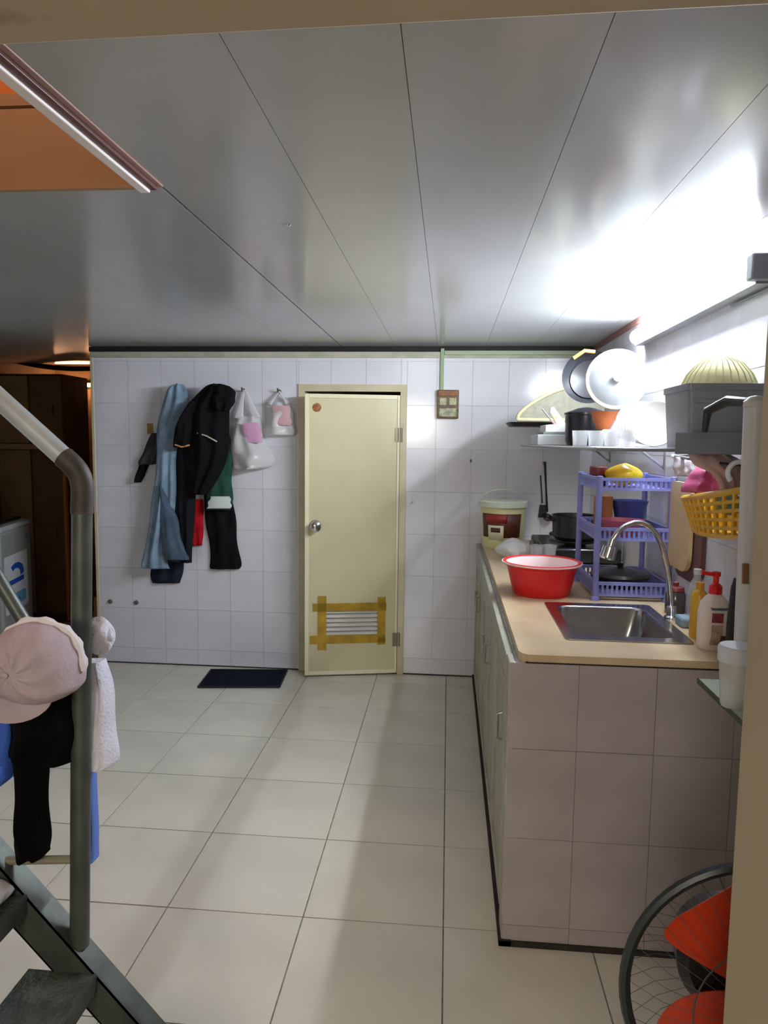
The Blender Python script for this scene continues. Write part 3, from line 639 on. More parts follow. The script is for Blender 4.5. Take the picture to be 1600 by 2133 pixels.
# stack of paper / books with pens
st = MB().box(.468, .76, 3.86, 4.16, T, T+.055); simple('white_carton', st, mat('pale_carton', (206, 212, 216), .5), 'pale flat carton on the far part of the wire shelf', 'carton', bevel=.004)
st = MB().box(.50, .755, 3.88, 4.14, T+.056, T+.070); simple('grey_folder', st, mat('folder_grey', (120, 128, 124), .5), 'thin grey folder lying on the pale carton', 'folder', bevel=.002)
rings = []
for k in range(13):
    u = k/12; xx = .515+.27*u; zz = T+.071; wv = .016*math.sin(u*5)+.02
    rings.append([Vector((xx, 3.90, zz)), Vector((xx, 4.13, zz)), Vector((xx, 4.13, zz+.024+wv*.6)), Vector((xx, 3.90, zz+.024+wv*.5))])
simple('paper_stack', MB().loft(rings), mat('white_paper', (234, 234, 236), .6), 'wavy stack of white papers on the grey folder', 'papers', ang=1.)
a, b = at(1150, 856, 4.02), at(1176, 893, 4.02); simple('toothpaste_tube', MB().tube([a+Vector((0, 0, .02)), a, a.lerp(b, .5), b, b+(b-a)*.25], [.012, .020, .022, .020, .01], 12, .6), mat('tube_print', (236, 214, 224), .35, col2=(196, 214, 120), scale=14), 'white and green tube leaning on the papers', 'tube')
a, b = at(1130, 852, 4.0), at(1150, 878, 4.0); tb = thing('toothbrush', b, 'toothbrush with a pink handle leaning on the papers', 'toothbrush')
c = at(1174, 900, 4.0)
MB().tube([b, b.lerp(c, .5), c], [.004, .007, .006], 8).build('handle', mat('brush_pink', (226, 96, 124), .35), tb)
MB().tube([a, b], .004, 8).build('neck', mat('brush_neck', (96, 104, 116), .35), tb)
# plates and bowls
def plate(c, axis, r, m, name, label):
    return simple(name, MB().lathe([(0, 0), (r*.6, 0), (r*.64, .006), (r*.94, .018), (r, .024), (r*.985, .028), (r*.9, .024), (r*.62, .012), (0, .010)], c, axis, 36), m, label, 'plate')
M_por = mat('white_porcelain', (206, 204, 200), .18)
lidc = at(1285, 790, 3.35)
gl = thing('steamer_lid', lidc, 'large round pale lid standing upright on the shelf', 'lid')
ax = Vector((-.15, -.98, .1)).normalized()
MB().lathe([(0, .034), (.05, .032), (.095, .022), (.118, .006), (.128, 0), (.128, -.006), (.116, 0), (.09, .014), (0, .026)], lidc, ax, 40).build('disc', mat('lid_pale', (146, 150, 155), .2), gl)
MB().torus(lidc, .129, .009, ax, 40, 8).build('rim', mat('lid_rim', (222, 214, 196), .35), gl)
MB().lathe([(.014, .03), (.014, .045), (.022, .05), (.02, .062), (0, .064)], lidc, ax, 18).build('knob', mat('lid_knob', (190, 194, 200), .3), gl)
pk = at(1228, 785, 3.62); wp = thing('black_wok', pk, 'black wok standing on edge behind the pale lid', 'wok')
MB().lathe([(.13, 0), (.132, .004), (.10, -.05), (.05, -.075), (0, -.08), (0, -.072), (.05, -.068), (.095, -.045)], pk, (-.25, -.95, .15), 36, cap=False).build('pan', mat('wok_black', (34, 36, 42), .35), wp)
MB().tube([pk+Vector((-.08, 0, .09)), pk+Vector((-.03, -.01, .125)), pk+Vector((.02, -.005, .12))], .009, 8).build('grip', mat('wok_wood', (206, 150, 70), .5), wp)
for k, (px, py, Y, rx, ry, rz) in enumerate(((1215, 842, 3.72, .05, .06, .05), (1240, 880, 3.66, .05, .06, .07))):
    pass
q = at(1222, 905, 3.72); simple('black_pot', MB().lathe([(0, 0), (.09, 0), (.10, .02), (.105, .15), (.11, .155), (.11, .165), (.04, .19), (0, .195)], (q.x, 3.75, T), seg=28), mat('pot_black', (30, 31, 38), .25), 'black lidded pot on the shelf under the wok', 'pot')
simple('orange_bowl', MB().lathe([(0, 0), (.04, 0), (.062, .05), (.07, .085), (.066, .085), (.055, .045), (0, .01)], (at(1268, 860, 3.45).x-.01, 3.45, T+.075), seg=26), mat('terracotta_orange', (196, 110, 66), .45), 'terracotta orange bowl behind the white bowls', 'bowl')
simple('upturned_cup', MB().lathe([(.055, 0), (.055, .06), (.05, .072), (0, .075)], (at(1268, 860, 3.45).x-.01, 3.45, T), seg=26), mat('cup_dark', (48, 48, 52), .3), 'dark cup holding up the terracotta bowl', 'cup')
bq2 = at(1306, 900, 3.25)
MBb = [(0, .0), (.045, 0), (.05, .012), (.075, .05), (.096, .10), (.099, .102), (.092, .10), (.07, .05), (.04, .012), (0, .01)]
up = [(.099, 0), (.096, .004), (.078, .05), (.052, .088), (.046, .10), (.040, .10), (.04, .09), (0, .088)]
simple('white_bowl', MB().lathe(up, (bq2.x, 3.25, T), seg=30), M_por, 'white porcelain bowl upside down, lowest of the bowl pair', 'bowl')
simple('white_bowl', MB().lathe(up, (bq2.x+.012, 3.255, T+.045), seg=30), M_por, 'white porcelain bowl stacked upside down on another bowl', 'bowl')
simple('white_cup', MB().lathe([(.038, 0), (.036, .03), (.028, .06), (.015, .07), (0, .07)], (at(1262, 900, 3.08).x, 3.06, T), seg=22), M_por, 'small white cup upside down beside the white bowls', 'cup')
# small dishes standing in the rack, fanned white plates
for k in range(6):
    c = at(1340+5*k, 815+3*k, 2.98-.03*k); c.x += .0
    plate(Vector((c.x, 2.98-.045*k+.05, T+.095-.003*k+.0)), (-.35, -.9, .28), .088, M_por, 'white_plate', 'small white plate standing on edge in the row beside the pale lid')['group'] = 'white plates in a row on the shelf'
for k in range(4):
    c = at(1228+26*k, 0, 2.9).x
    simple('glass_tumbler', MB().lathe([(.026, 0), (.030, .05), (.031, .06), (.029, .06), (.024, .004), (0, .004)], (.50+.055*k, 2.80-.02*k, T), seg=18), M_clear, 'small clear tumbler in the row along the shelf edge', 'tumbler', 'clear tumblers on the shelf')

# hanging rail and things hanging beneath the shelf
rl = thing('hook_rail', (.9, 2.65, 1.62), 'dark metal rail with white ends under the wire shelf', 'rail')
r0, r1 = at(1402, 950, 2.95), at(1545, 972, 2.30)
MB().tube([r0, r1], .006, 8).build('bar', mat('rail_dark', (58, 52, 54), .35, metal=.6), rl)
MB().tube([r0, r0.lerp(r1, .045)], .008, 8).build('end_sleeve', M_white, rl)
for t in (.06, .9):
    p_ = r0.lerp(r1, t); MB().tube([p_, Vector((RX-.01, p_.y, p_.z+.01))], .005, 8).build('bracket', M_blackp, rl)
hk = thing('plastic_hook', r0.lerp(r1, .93), 'white curved plastic hook hanging from the dark rail', 'hook')
cpt = at(1540, 985, 2.30)
MB().torus(cpt, .034, .008, (0, -1, 0), 24, 8, -.2, 3.9).build('curve', M_white, hk)
def hung(name, rows, Y, d, m, label, cat, **k): return simple(name, drape(rows, Y, d, **k), m, label, cat, ang=1.2)
hung('white_cloth', [(952, 1402, 1440), (975, 1402, 1448), (992, 1404, 1452)], 2.86, .03, mat('greyish_cloth', (196, 190, 196), .8), 'small greyish white cloth hanging from the dark rail', 'cloth', seed=2, nrow=10, ncol=12)
hung('rubber_glove', [(960, 1462, 1482), (985, 1440, 1490), (1005, 1424, 1498), (1025, 1420, 1502)], 2.62, .06, mat('pink_rubber', (190, 84, 128), .45), 'pink rubber glove hanging over the yellow basket', 'glove', seed=4, nrow=12, ncol=12)
hung('pink_cloth', [(945, 1436, 1520), (965, 1440, 1545), (985, 1480, 1550), (1020, 1500, 1552)], 2.5, .03, mat('pale_pink_cloth', (196, 164, 164), .7), 'pale pink cloth hanging behind the white hook', 'cloth', seed=6, nrow=12, ncol=14)
# yellow mesh basket on the wall
yk = thing('mesh_basket', (.9, 2.5, 1.38), 'yellow plastic basket with holes hung on the side wall', 'basket')
M_yel = mat('yellow_basket', (208, 158, 28), .4)
def qpt(px, py, Y): return at(px, py, Y)
tl, trr, bl, brr = qpt(1424, 1040, 2.74), qpt(1556, 1022, 2.24), qpt(1446, 1104, 2.70), qpt(1548, 1120, 2.26)
nu, nv = 9, 5; vs = []; fs = []
front = []
b = MB()
def bil(u, v): return tl.lerp(trr, u).lerp(bl.lerp(brr, u), v) + Vector((-.028*math.sin(PI*u), 0, -.006*math.sin(PI*u)))
for i in range(nu+1): b.tube([bil(i/nu, v/6) for v in range(7)], .008, 6)
for j in range(nv+1): b.tube([bil(u/12, j/nv) for u in range(13)], .0085 if j in (0, nv) else .007, 6)
b.build('front_mesh', M_yel, yk)
MB().tube([bil(k/12, 0)+Vector((0, 0, .004)) for k in range(13)], .011, 8).build('rim', M_yel, yk)
bb = MB(); o_ = [bil(k/10, 1) for k in range(11)]
bb.prism(o_+[Vector((RX-.012, o_[-1].y, o_[-1].z)), Vector((RX-.012, o_[0].y, o_[0].z))], (0, 0, .005)); bb.build('bottom', M_yel, yk, smooth=False)
for e in (0, 1):
    q0, q1 = bil(e, 0), bil(e, 1); MB().prism([q0, q1, Vector((RX-.012, q1.y, q1.z)), Vector((RX-.012, q0.y, q0.z))], (0, .004, 0)).build('side', M_yel, yk, smooth=False)
MB().prism([Vector((RX-.016, tl.y, tl.z)), Vector((RX-.016, trr.y, trr.z)), Vector((RX-.016, brr.y, brr.z)), Vector((RX-.016, bl.y, bl.z))], (.004, 0, 0)).build('back', M_yel, yk, smooth=False)
tc_ = (bil(.62, .06)+Vector((.05, 0, -.055))); simple('teal_sponge', blob((tc_.x, tc_.y, tc_.z), .03, .11, .035, 8, .1), mat('teal_cloth', (130, 176, 170), .8), 'teal scouring cloth lying in the yellow basket', 'cloth', subs=1)
# chopping boards on the wall
def board(Y0_, Y1_, z0, z1, x, m, label):
    o_ = [Vector((x, p_.x, p_.y)) for p_ in rrect((Y0_+Y1_)/2, (z0+z1)/2, (Y1_-Y0_)/2, (z1-z0)/2, .07, 0, 6)]
    return simple('chopping_board', MB().prism(o_, (.016, 0, 0)), m, label, 'board', smooth=False)
board(2.90, 3.19, 1.185, 1.545, .955, mat('board_wood', (206, 176, 132), .5, noise=.06, scale=6), 'pale wooden chopping board hung on the side wall beside the rack')
board(2.81, 3.13, 1.15, 1.52, .975, mat('board_maroon', (98, 62, 62), .5, noise=.1, scale=6), 'dark maroon chopping board hung behind the pale wooden one')
# ------------------------------------------------------------------ glass shelf by the doorway
gs = thing('glass_shelf', (.80, 1.57, 1.14), 'small greenish glass shelf on the side wall by the doorway', 'shelf')
MB().box(.60, RX-.004, 1.43, 1.705, 1.138, 1.148).build('pane', mat('green_glass_sheet', (196, 216, 206), .08, alpha=.75), gs, bevel=.002)
MB().box(.598, .6005, 1.43, 1.705, 1.137, 1.149).build('cut_edge', mat('glass_edge', (26, 52, 42), .2), gs, smooth=False)
for yy in (1.50, 1.66): MB().box(.84, RX-.004, yy-.006, yy+.006, 1.120, 1.138).build('bracket', M_chrome, gs, bevel=.002)
pl = thing('white_pole', (.67, 1.62, 1.148), 'white plastic pole with a rounded hooked top on the glass shelf', 'pole')
pt, pb = at(1574, 848, 1.62), at(1556, 1395, 1.62); pb = Vector((pt.x+.012, 1.62, 1.147))
MB().tube([pb, pb.lerp(pt, .5), pt], .0235, 16).lathe([(.025, 0), (.024, .012), (.014, .022), (0, .025)], pt, (0, 0, 1), 16).build('shaft', mat('pole_white', (206, 206, 210), .3), pl)
MB().tube([pt+Vector((-.004, .03, .012)), pt+Vector((-.014, .12, .020)), pt+Vector((-.030, .20, .0)), pt+Vector((-.032, .21, -.05))], [.010, .012, .011, .008], 10).build('hook', M_blackp, pl)
MB().obox(at(1553, 1195, 1.598), Vector((.006, 0, 0)), Vector((0, .004, 0)), Vector((-.001, 0, .022))).build('brown_mark', mat('brown_tape_bit', (128, 90, 52), .5), pl)
jc = Vector((at(1540, 1395, 1.52).x, 1.53, 1.148)); cj = thing('milky_cup', jc, 'milky plastic cup with a paler lid band on the glass shelf', 'cup')
MB().lathe([(0, 0), (.028, 0), (.030, .005), (.037, .105), (.036, .107)], jc, seg=24).build('cup', M_milky, cj)
MB().lathe([(.039, .098), (.040, .102), (.040, .126), (.036, .132), (0, .132)], jc, seg=24).build('lid', mat('cup_lid', (206, 210, 222), .35), cj)
# ------------------------------------------------------------------ electric fan beside the jamb
FCN = at(1606, 2092, 1.30); FR = .262
fa = thing('electric_fan', (FCN.x+.03, 1.36, 0), 'standing electric fan with orange blades and a dark cage', 'fan')
fax = Vector((-.12, -.99, .06)).normalized()
fb_ = MB().torus(FCN, FR, .011, fax, 56, 8).build('cage_ring', mat('cage_dark', (32, 38, 38), .4), fa)
q = Vector((0, 0, 1)).rotation_difference(fax)
wires = MB()
for k in range(44):
    a = 2*PI*k/44
    for sgn in (1, -1):
        wires.tube([FCN + q @ Vector((r_*math.cos(a), r_*math.sin(a), sgn*h_)) for r_, h_ in ((.05, .075), (.12, .070), (.20, .05), (FR, .0))], .0007, 4)
wires.build('cage_wires', mat('cage_wire', (70, 74, 74), .4), fb_)
wires = MB().torus(FCN + q @ Vector((0, 0, .066)), .15, .0016, fax, 40, 5).build('cage_hoop', MATS['cage_wire'], fb_)
M_org = mat('orange_fan_blade', (184, 52, 18), .35)
for k in range(3):
    a0 = 3.75+k*2*PI/3; rings = []
    for i in range(13):
        t = i/12; r_ = .035+.185*t; wdt = .035+.085*math.sin(min(1, t*1.05)*PI*.62)*(1 if t < .85 else (1-((t-.85)/.15)**2*.55)); ring = []
        for s_ in (-1, -.5, 0, .5, 1):
            aa = a0+.35*t; off = s_*wdt
            ring.append(FCN + q @ Vector((r_*math.cos(aa)-off*math.sin(aa), r_*math.sin(aa)+off*math.cos(aa), .02*s_*(1-t*.3)+.004)))
        ring += [p_ - (q @ Vector((0, 0, .003))) for p_ in ring[::-1]]
        rings.append(ring)
    MB().loft(rings).build('blade', M_org, fa)
MB().lathe([(.045, -.02), (.045, .02), (.03, .035), (0, .038)], FCN, fax, 24).build('hub', M_org, fa)
MB().lathe([(.0, -.20), (.07, -.195), (.105, -.16), (.11, -.08), (.09, -.06), (0, -.06)], FCN+Vector((-.045, 0, .02)), fax, 28).build('motor', M_blackp, fa)
mp_ = FCN + fax*-.12
MB().tube([mp_, Vector((mp_.x, mp_.y, mp_.z-.10)), Vector((mp_.x, mp_.y, .03))], [.03, .016, .016], 14).build('pole', M_blackp, fa)
MB().lathe([(0, 0), (.17, 0), (.175, .012), (.15, .03), (.04, .045), (0, .046)], (mp_.x, mp_.y, .0), seg=36).build('base', M_blackp, fa)

# ------------------------------------------------------------------ back wall: switch box, cables, hooks
sw = thing('switch_box', at(933, 842, WY), 'brown stained double switch box under a green cable', 'switch')
a, b = at(911, 812, WY-.03), at(955, 872, WY-.03)
MB().box(a.x, b.x, WY-.038, WY-.004, b.z, a.z).build('box', mat('switch_brown', (118, 98, 66), .5, noise=.3, scale=30), sw, bevel=.006)
dz = (a.z-b.z); sx = (a.x+b.x)/2; hw = (b.x-a.x)/2
MB().box(a.x+.006, b.x-.006, WY-.042, WY-.036, a.z-dz*.22, a.z-.004).build('top_plate', mat('switch_rust', (146, 96, 58), .5, noise=.2, scale=40), sw, bevel=.003)
for zc, xx in ((.40, -.45), (.40, .45)): MB().box(sx+xx*hw-hw*.33, sx+xx*hw+hw*.33, WY-.043, WY-.036, a.z-dz*(zc+.13), a.z-dz*(zc-.12)).build('rocker', mat('switch_cream', (190, 184, 148), .45, noise=.2, scale=50), sw, bevel=.004)
MB().box(sx-hw*.8, sx+hw*.8, WY-.043, WY-.036, b.z+dz*.06, b.z+dz*.36).build('socket', mat('socket_cream', (182, 178, 146), .45, noise=.3, scale=40), sw, bevel=.004)
c0 = at(922, 738, WY-.02); gc = MB().box(c0.x-.014, c0.x+.012, WY-.020, WY-.004, a.z-.004, 2.345)
simple('cable_duct', gc, mat('green_duct', (146, 168, 132), .5), 'narrow green cable duct running up from the switch box', 'duct', bevel=.003)
gc = MB().box(c0.x+.012, RX-.03, WY-.026, WY-.011, 2.300, 2.330); simple('cable_duct', gc, mat('pale_green_duct', (160, 172, 142), .55), 'pale green cable duct lying along the top of the tiled wall', 'duct', bevel=.003)
for px, py, lb_ in ((230, 1253, 'grey screw plug in the tiles nearest the cream corner bead'), (284, 1255, 'grey screw plug in the tiles below the denim garment')):
    p_ = at(px, py, WY-.006); simple('wall_plug', MB().lathe([(.017, 0), (.017, .006), (.010, .014), (0, .014)], p_, (0, -1, 0), 14), mat('plug_grey', (92, 88, 84), .6), lb_, 'plug', 'screw plugs')
p_ = at(981, 958, WY-.004); simple('wall_nail', MB().tube([p_, p_+Vector((0, -.03, -.012))], .006, 8), mat('nail_dark', (88, 84, 78), .5), 'dark nail in the tiled wall right of the door', 'nail')
p_ = at(861, 1040, WY-.005); simple('adhesive_hook', MB().box(p_.x-.014, p_.x+.014, WY-.012, WY-.004, p_.z-.03, p_.z+.035).tube([p_+Vector((0, -.006, -.01)), p_+Vector((0, -.026, -.022)), p_+Vector((0, -.026, -.004))], .004, 8), mat('clear_hook', (214, 214, 220), .15), 'small clear adhesive hook on the tiles beside the door frame', 'hook', bevel=.002)
M_hook = mat('hook_metal', (120, 112, 100), .35, metal=.7)
for px, py, lb_ in ((374, 806, 'metal wall hook behind the light blue denim'), (450, 806, 'metal wall hook behind the black jacket'), (508, 814, 'metal wall hook holding the pink-printed carrier bag'), (582, 816, 'metal wall hook holding the small carrier bag')):
    p_ = at(px, py, WY-.005)
    simple('wall_hook', MB().lathe([(.016, 0), (.016, .004), (.006, .007), (.006, .045), (0, .045)], p_, (0, -1, 0), 12).tube([p_+Vector((0, -.045, 0)), p_+Vector((0, -.055, .02))], .006, 8), M_hook, lb_, 'hook')
p_ = at(313, 893, WY-.005); simple('wall_sticker', MB().box(p_.x-.022, p_.x+.022, WY-.010, WY-.004, p_.z-.038, p_.z+.038), mat('sticker_yellow', (176, 138, 44), .5, noise=.3, scale=40), 'small yellow patch on the tiles left of the denim', 'sticker')

# clothes: hung on the hooks, nearest last
def M_cloth(n, c, noise=.18, rough=.9): return mat(n, c, rough, noise=noise, scale=12, bump=.25, bscale=140)
W1 = WY-.008
G = 'clothes hung on the wall hooks'
def garment(name, rows, Y, d, m, label, **k):
    return tag(drape(rows, Y, d, **k).build(name, m, ang=1.3), label, 'clothing', G)
gslv = thing('dark_sleeve', at(300, 960, W1), 'dark grey sleeve with a black cuff sticking out left of the denim', 'clothing', G)
drape([(902, 316, 342), (925, 306, 340), (945, 296, 338), (962, 290, 332), (968, 288, 318)], W1-.02, .045, folds=2, seed=11, nrow=14, ncol=14, back=.018).build('sleeve', M_cloth('sleeve_grey', (72, 74, 80)), gslv)
drape([(958, 294, 310), (980, 286, 304), (1005, 279, 292)], W1-.02, .03, folds=1, seed=12, nrow=10, ncol=10, back=.02).build('cuff', M_cloth('cuff_black', (26, 26, 28)), gslv)
garment('navy_trousers', [(930, 352, 400), (1000, 345, 398), (1080, 335, 396), (1150, 322, 384), (1190, 316, 380), (1214, 318, 377)], W1-.002, .034, M_cloth('navy_cloth', (34, 44, 56)), 'dark navy trousers hanging lowest behind the light blue denim', seed=13, folds=2)
garment('slate_jeans', [(860, 366, 398), (940, 362, 400), (1010, 352, 400), (1080, 344, 398), (1140, 340, 398), (1170, 342, 400)], W1-.060, .030, M_cloth('slate_denim', (56, 66, 78)), 'dark slate jeans hanging between the denim and the black jacket', seed=14, folds=2)
dn = garment('denim_shirt', [(801, 360, 382), (812, 348, 388), (840, 338, 392), (888, 327, 384), (944, 328, 369), (1000, 325, 367), (1040, 317, 366), (1104, 308, 357), (1150, 299, 350), (1176, 294, 352), (1184, 300, 353)], W1-.108, .042, M_cloth('light_denim', (134, 158, 180), .14), 'light blue denim garment hanging leftmost on the wall hooks', seed=15, folds=2.3)
drape([(1010, 331, 338), (1045, 330, 350), (1080, 333, 366), (1120, 336, 376), (1150, 340, 386), (1166, 346, 392)], W1-.155, .02, folds=1.5, seed=16, nrow=16, ncol=12, back=.03).build('turned_leg', M_cloth('denim_shade', (84, 102, 120), .14), dn)
garment('red_cloth', [(1040, 398, 424), (1085, 396, 424), (1136, 396, 422)], W1-.002, .03, M_cloth('red_fabric', (186, 24, 36)), 'red cloth showing between the dark trousers', seed=17, folds=1.5, nrow=12, ncol=12)
garment('black_trousers', [(990, 420, 476), (1068, 428, 488), (1120, 434, 495), (1170, 438, 501), (1185, 440, 501)], W1-.002, .036, M_cloth('black_trouser_cloth', (20, 20, 23)), 'black trousers hanging below the green shirt', seed=18, folds=2)
gt = garment('green_shirt', [(905, 462, 480), (950, 450, 484), (1000, 436, 484), (1040, 430, 484), (1062, 428, 483)], W1-.062, .032, M_cloth('dark_green_knit', (46, 82, 72)), 'dark green shirt with a white print under the black jacket', seed=19, folds=1.5, nrow=16, ncol=14)
drape([(1034, 440, 478), (1046, 435, 480), (1059, 432, 481)], W1-.098, .010, folds=1, amp=.1, seed=20, nrow=8, ncol=10, back=.012).build('white_print', mat('white_print_patch', (206, 216, 214), .8), gt)
jk = garment('black_jacket', [(800, 440, 464), (806, 426, 478), (826, 408, 485), (850, 392, 478), (890, 386, 481), (930, 392, 478), (970, 396, 466), (1010, 398, 446), (1030, 404, 434)], W1-.165, .06, M_cloth('black_padded_cloth', (19, 19, 22)), 'black jacket with light piping hanging on the second wall hook', seed=21, folds=2.4, amp=.3)
drape([(836, 396, 416), (862, 378, 404), (890, 367, 400), (915, 361, 397), (932, 362, 395)], W1-.20, .045, folds=1.2, seed=22, nrow=14, ncol=12, back=.04).build('sleeve', MATS['black_padded_cloth'], jk)
drape([(803, 446, 474), (818, 440, 487), (836, 444, 484), (856, 450, 474)], W1-.215, .04, folds=1.3, amp=.35, seed=24, nrow=14, ncol=16, back=.05).build('hood', MATS['black_padded_cloth'], jk)
MB().tube([at(361, 925, W1-.225), at(378, 931, W1-.252), at(395, 927, W1-.225)], .006, 6).build('cuff_piping', mat('orange_piping', (206, 140, 96), .7), jk)
MB().tube([at(411, 902, W1-.235), at(430, 908, W1-.250), at(452, 920, W1-.240)], .005, 6).build('piping', mat('cream_piping', (206, 192, 172), .7), jk)
garment('charcoal_trousers', [(930, 370, 402), (1010, 370, 410), (1090, 374, 404), (1172, 378, 400)], W1-.108, .032, M_cloth('charcoal_cloth', (30, 31, 36)), 'charcoal trousers hanging under the black jacket', seed=23, folds=1.6)
# carrier bags
cb1 = thing('carrier_bag', at(525, 900, W1), 'white carrier bag with a pink print on the wall hook', 'bag')
drape([(868, 494, 540), (890, 487, 546), (915, 484, 552), (945, 481, 566), (962, 481, 572), (972, 486, 568), (977, 498, 548)], W1-.01, .12, folds=1.6, amp=.18, seed=31, nrow=18, ncol=18).build('pouch', M_bag, cb1)
for l0, l1 in (((508, 812), (497, 872)), ((510, 812), (534, 872))):
    q0, q1 = at(*l0, W1-.03), at(*l1, W1-.05); MB().tube([q0, q0.lerp(q1, .5), q1], [.008, .018, .035], 8, .5).build('strap', M_bag, cb1)
drape([(880, 505, 536), (905, 510, 546), (922, 514, 545)], W1-.125, .008, folds=1, amp=.1, seed=32, nrow=8, ncol=8, back=.006).build('pink_print', mat('pink_ink', (206, 156, 190), .5), cb1)
blob((at(520, 968, W1-.06).x, W1-.065, at(520, 974, W1-.06).z), .10, .04, .055, 33, .15).build('contents', mat('bag_contents', (214, 206, 196), .6, noise=.15, scale=16), cb1)
cb2 = thing('carrier_bag', at(582, 860, W1), 'small translucent carrier bag with a reddish print by the door', 'bag')
drape([(838, 556, 604), (860, 554, 612), (890, 554, 618), (908, 558, 616)], W1-.01, .075, folds=1.4, amp=.18, seed=34, nrow=14, ncol=16).build('pouch', M_bag, cb2)
for l1 in ((562, 842), (600, 842)):
    q0, q1 = at(582, 815, W1-.03), at(*l1, W1-.05); MB().tube([q0, q0.lerp(q1, .5), q1], [.008, .016, .03], 8, .5).build('strap', M_bag, cb2)
drape([(845, 570, 604), (868, 568, 606), (886, 568, 608)], W1-.075, .01, folds=1, amp=.1, seed=35, nrow=8, ncol=8, back=.006).build('red_print', mat('faded_red_ink', (200, 162, 166), .5), cb2)
# door mat
mq = [atz(440, 1397, .0), atz(598, 1398, .0), atz(582, 1433, .0), atz(413, 1433, .0)]
mm = thing('door_mat', sum(mq, Vector())/4, 'dark navy door mat on the floor left of the door', 'mat')
mc = sum(mq, Vector())/4
MB().prism(mq, (0, 0, .010)).build('pile', mat('navy_mat_pile', (20, 26, 46), .95, noise=.3, scale=60, bump=.8, bscale=260), mm, bevel=.003)
bd = MB()
for i in range(4): bd.tube([mq[i]+Vector((0, 0, .007)), mq[(i+1)%4]+Vector((0, 0, .007))], .007, 6)
bd.build('border', mat('mat_border', (16, 18, 30), .8), mm)

# ------------------------------------------------------------------ passage on the left
# wardrobe
wd = thing('wardrobe', (-3.86, 6.5, 0), 'tall brown cupboard with beige doors at the back of the passage', 'cupboard')
wx0, wx1, wy0, wy1, wz = LX+.03, -3.45, 6.15, 6.62, 2.26
MB().box(wx0, wx1, wy0+.02, wy1, 0, wz).build('carcass', M_brown, wd, bevel=.004)
M_wdr = mat('beige_cupboard_door', (168, 138, 96), .5, noise=.12, scale=4)
for k, (xa, xb) in enumerate(((wx0, (wx0+wx1)/2-.004), ((wx0+wx1)/2+.004, wx1))):
    for z0, z1 in ((.08, 1.58), (1.64, wz-.02)):
        d_ = MB().box(xa+.004, xb-.004, wy0, wy0+.02, z0, z1).build('cupboard_door', M_wdr if k == 0 else mat('brown_cupboard_door', (122, 92, 62), .5, noise=.12, scale=4), wd, bevel=.004)
        MB().tube([((xa+xb)/2+.08, wy0-.02, (z0+z1)/2-.04), ((xa+xb)/2+.08, wy0-.02, (z0+z1)/2+.04)], .006, 8).build('handle', M_blackp, d_)
MB().box(wx0, wx1+.01, wy0-.02, wy0+.03, 1.585, 1.635).build('ledge', mat('ledge_wood', (176, 152, 116), .5), wd, bevel=.004)
MB().box(wx1-.012, wx1+.012, wy0-.006, wy0+.03, .02, 1.58).build('lit_edge_strip', mat('amber_lit_edge', (206, 128, 70), .5), wd, bevel=.003)  # amber colour stands in for warm light caught on this corner
# warm tube on the end wall
wl = thing('warm_tube_lamp', (-3.78, 7.17, 2.2), 'thin orange glowing tube lamp high on the passage end wall', 'lamp')
me_ = bpy.data.materials.new('orange_glow'); me_.use_nodes = True; nb = me_.node_tree.nodes['Principled BSDF']
nb.inputs['Emission Color'].default_value = (1, .50, .26, 1); nb.inputs['Emission Strength'].default_value = BACK_POWER
MB().tube([(-4.05, 7.13, 2.235), (-3.40, 7.13, 2.225)], .016, 10).build('tube', me_, wl)
MB().box(-4.08, -3.38, 7.15, 7.198, 2.215, 2.26).build('batten', M_cream, wl, bevel=.003)
# wavy black strip standing in for the dark gap at the ceiling's end
cs = [at(-30, 742, 6.25), at(30, 752, 6.25), at(90, 763, 6.25), at(150, 768, 6.25), at(215, 767, 6.25)]
simple('ceiling_gap_strip', MB().tube([Vector(p_) for p_ in cat_rows([list(a_) for a_ in cs], 24)], .022, 8), M_blackp, 'wavy black strip standing in for the dark gap at the far ceiling edge', 'cable')
# washing machine facing the passage
wm = thing('washing_machine', (-3.75, 5.55, 0), 'grey top-loading washing machine with blue and white stickers', 'washing machine')
fa0, fa1 = Vector((-3.40, 5.12, 0)), Vector((-3.56, 5.78, 0)); dv = (fa1-fa0).normalized(); nv_ = Vector((dv.y, -dv.x, 0))   # front faces right
dep = .50
corner = [fa0, fa1, fa1-nv_*dep, fa0-nv_*dep]
M_wm = mat('washer_grey', (158, 164, 160), .35)
MB().prism([c_+Vector((0, 0, .03)) for c_ in corner], (0, 0, .93)).build('cabinet', M_wm, wm, bevel=.02)
MB().prism([c_+Vector((0, 0, .958)) for c_ in [fa0+nv_*.006, fa1+nv_*.006, fa1-nv_*dep, fa0-nv_*dep]], (0, 0, .045)).build('top_rim', mat('washer_rim', (190, 196, 196), .3), wm, bevel=.012)
MB().prism([c_+Vector((0, 0, 1.0)) for c_ in [fa0.lerp(fa1, .06)-nv_*.06, fa0.lerp(fa1, .94)-nv_*.06, fa0.lerp(fa1, .94)-nv_*.44, fa0.lerp(fa1, .06)-nv_*.44]], (0, 0, .03)).build('lid', mat('washer_lid_black', (14, 14, 16), .2), wm, bevel=.012)
def decal(u0, u1, z0, z1, m, name, d=.001, par=None, r=.02):
    pts = [fa0+dv*p_.x+nv_*d+Vector((0, 0, p_.y)) for p_ in rrect((u0+u1)/2, (z0+z1)/2, (u1-u0)/2, (z1-z0)/2, r, 0, 4)]
    return MB().prism(pts, nv_*.001).build(name, m, par or wm, smooth=False)
s1 = decal(.05, .56, .30, .76, mat('sticker_white', (226, 230, 236), .35), 'sticker')
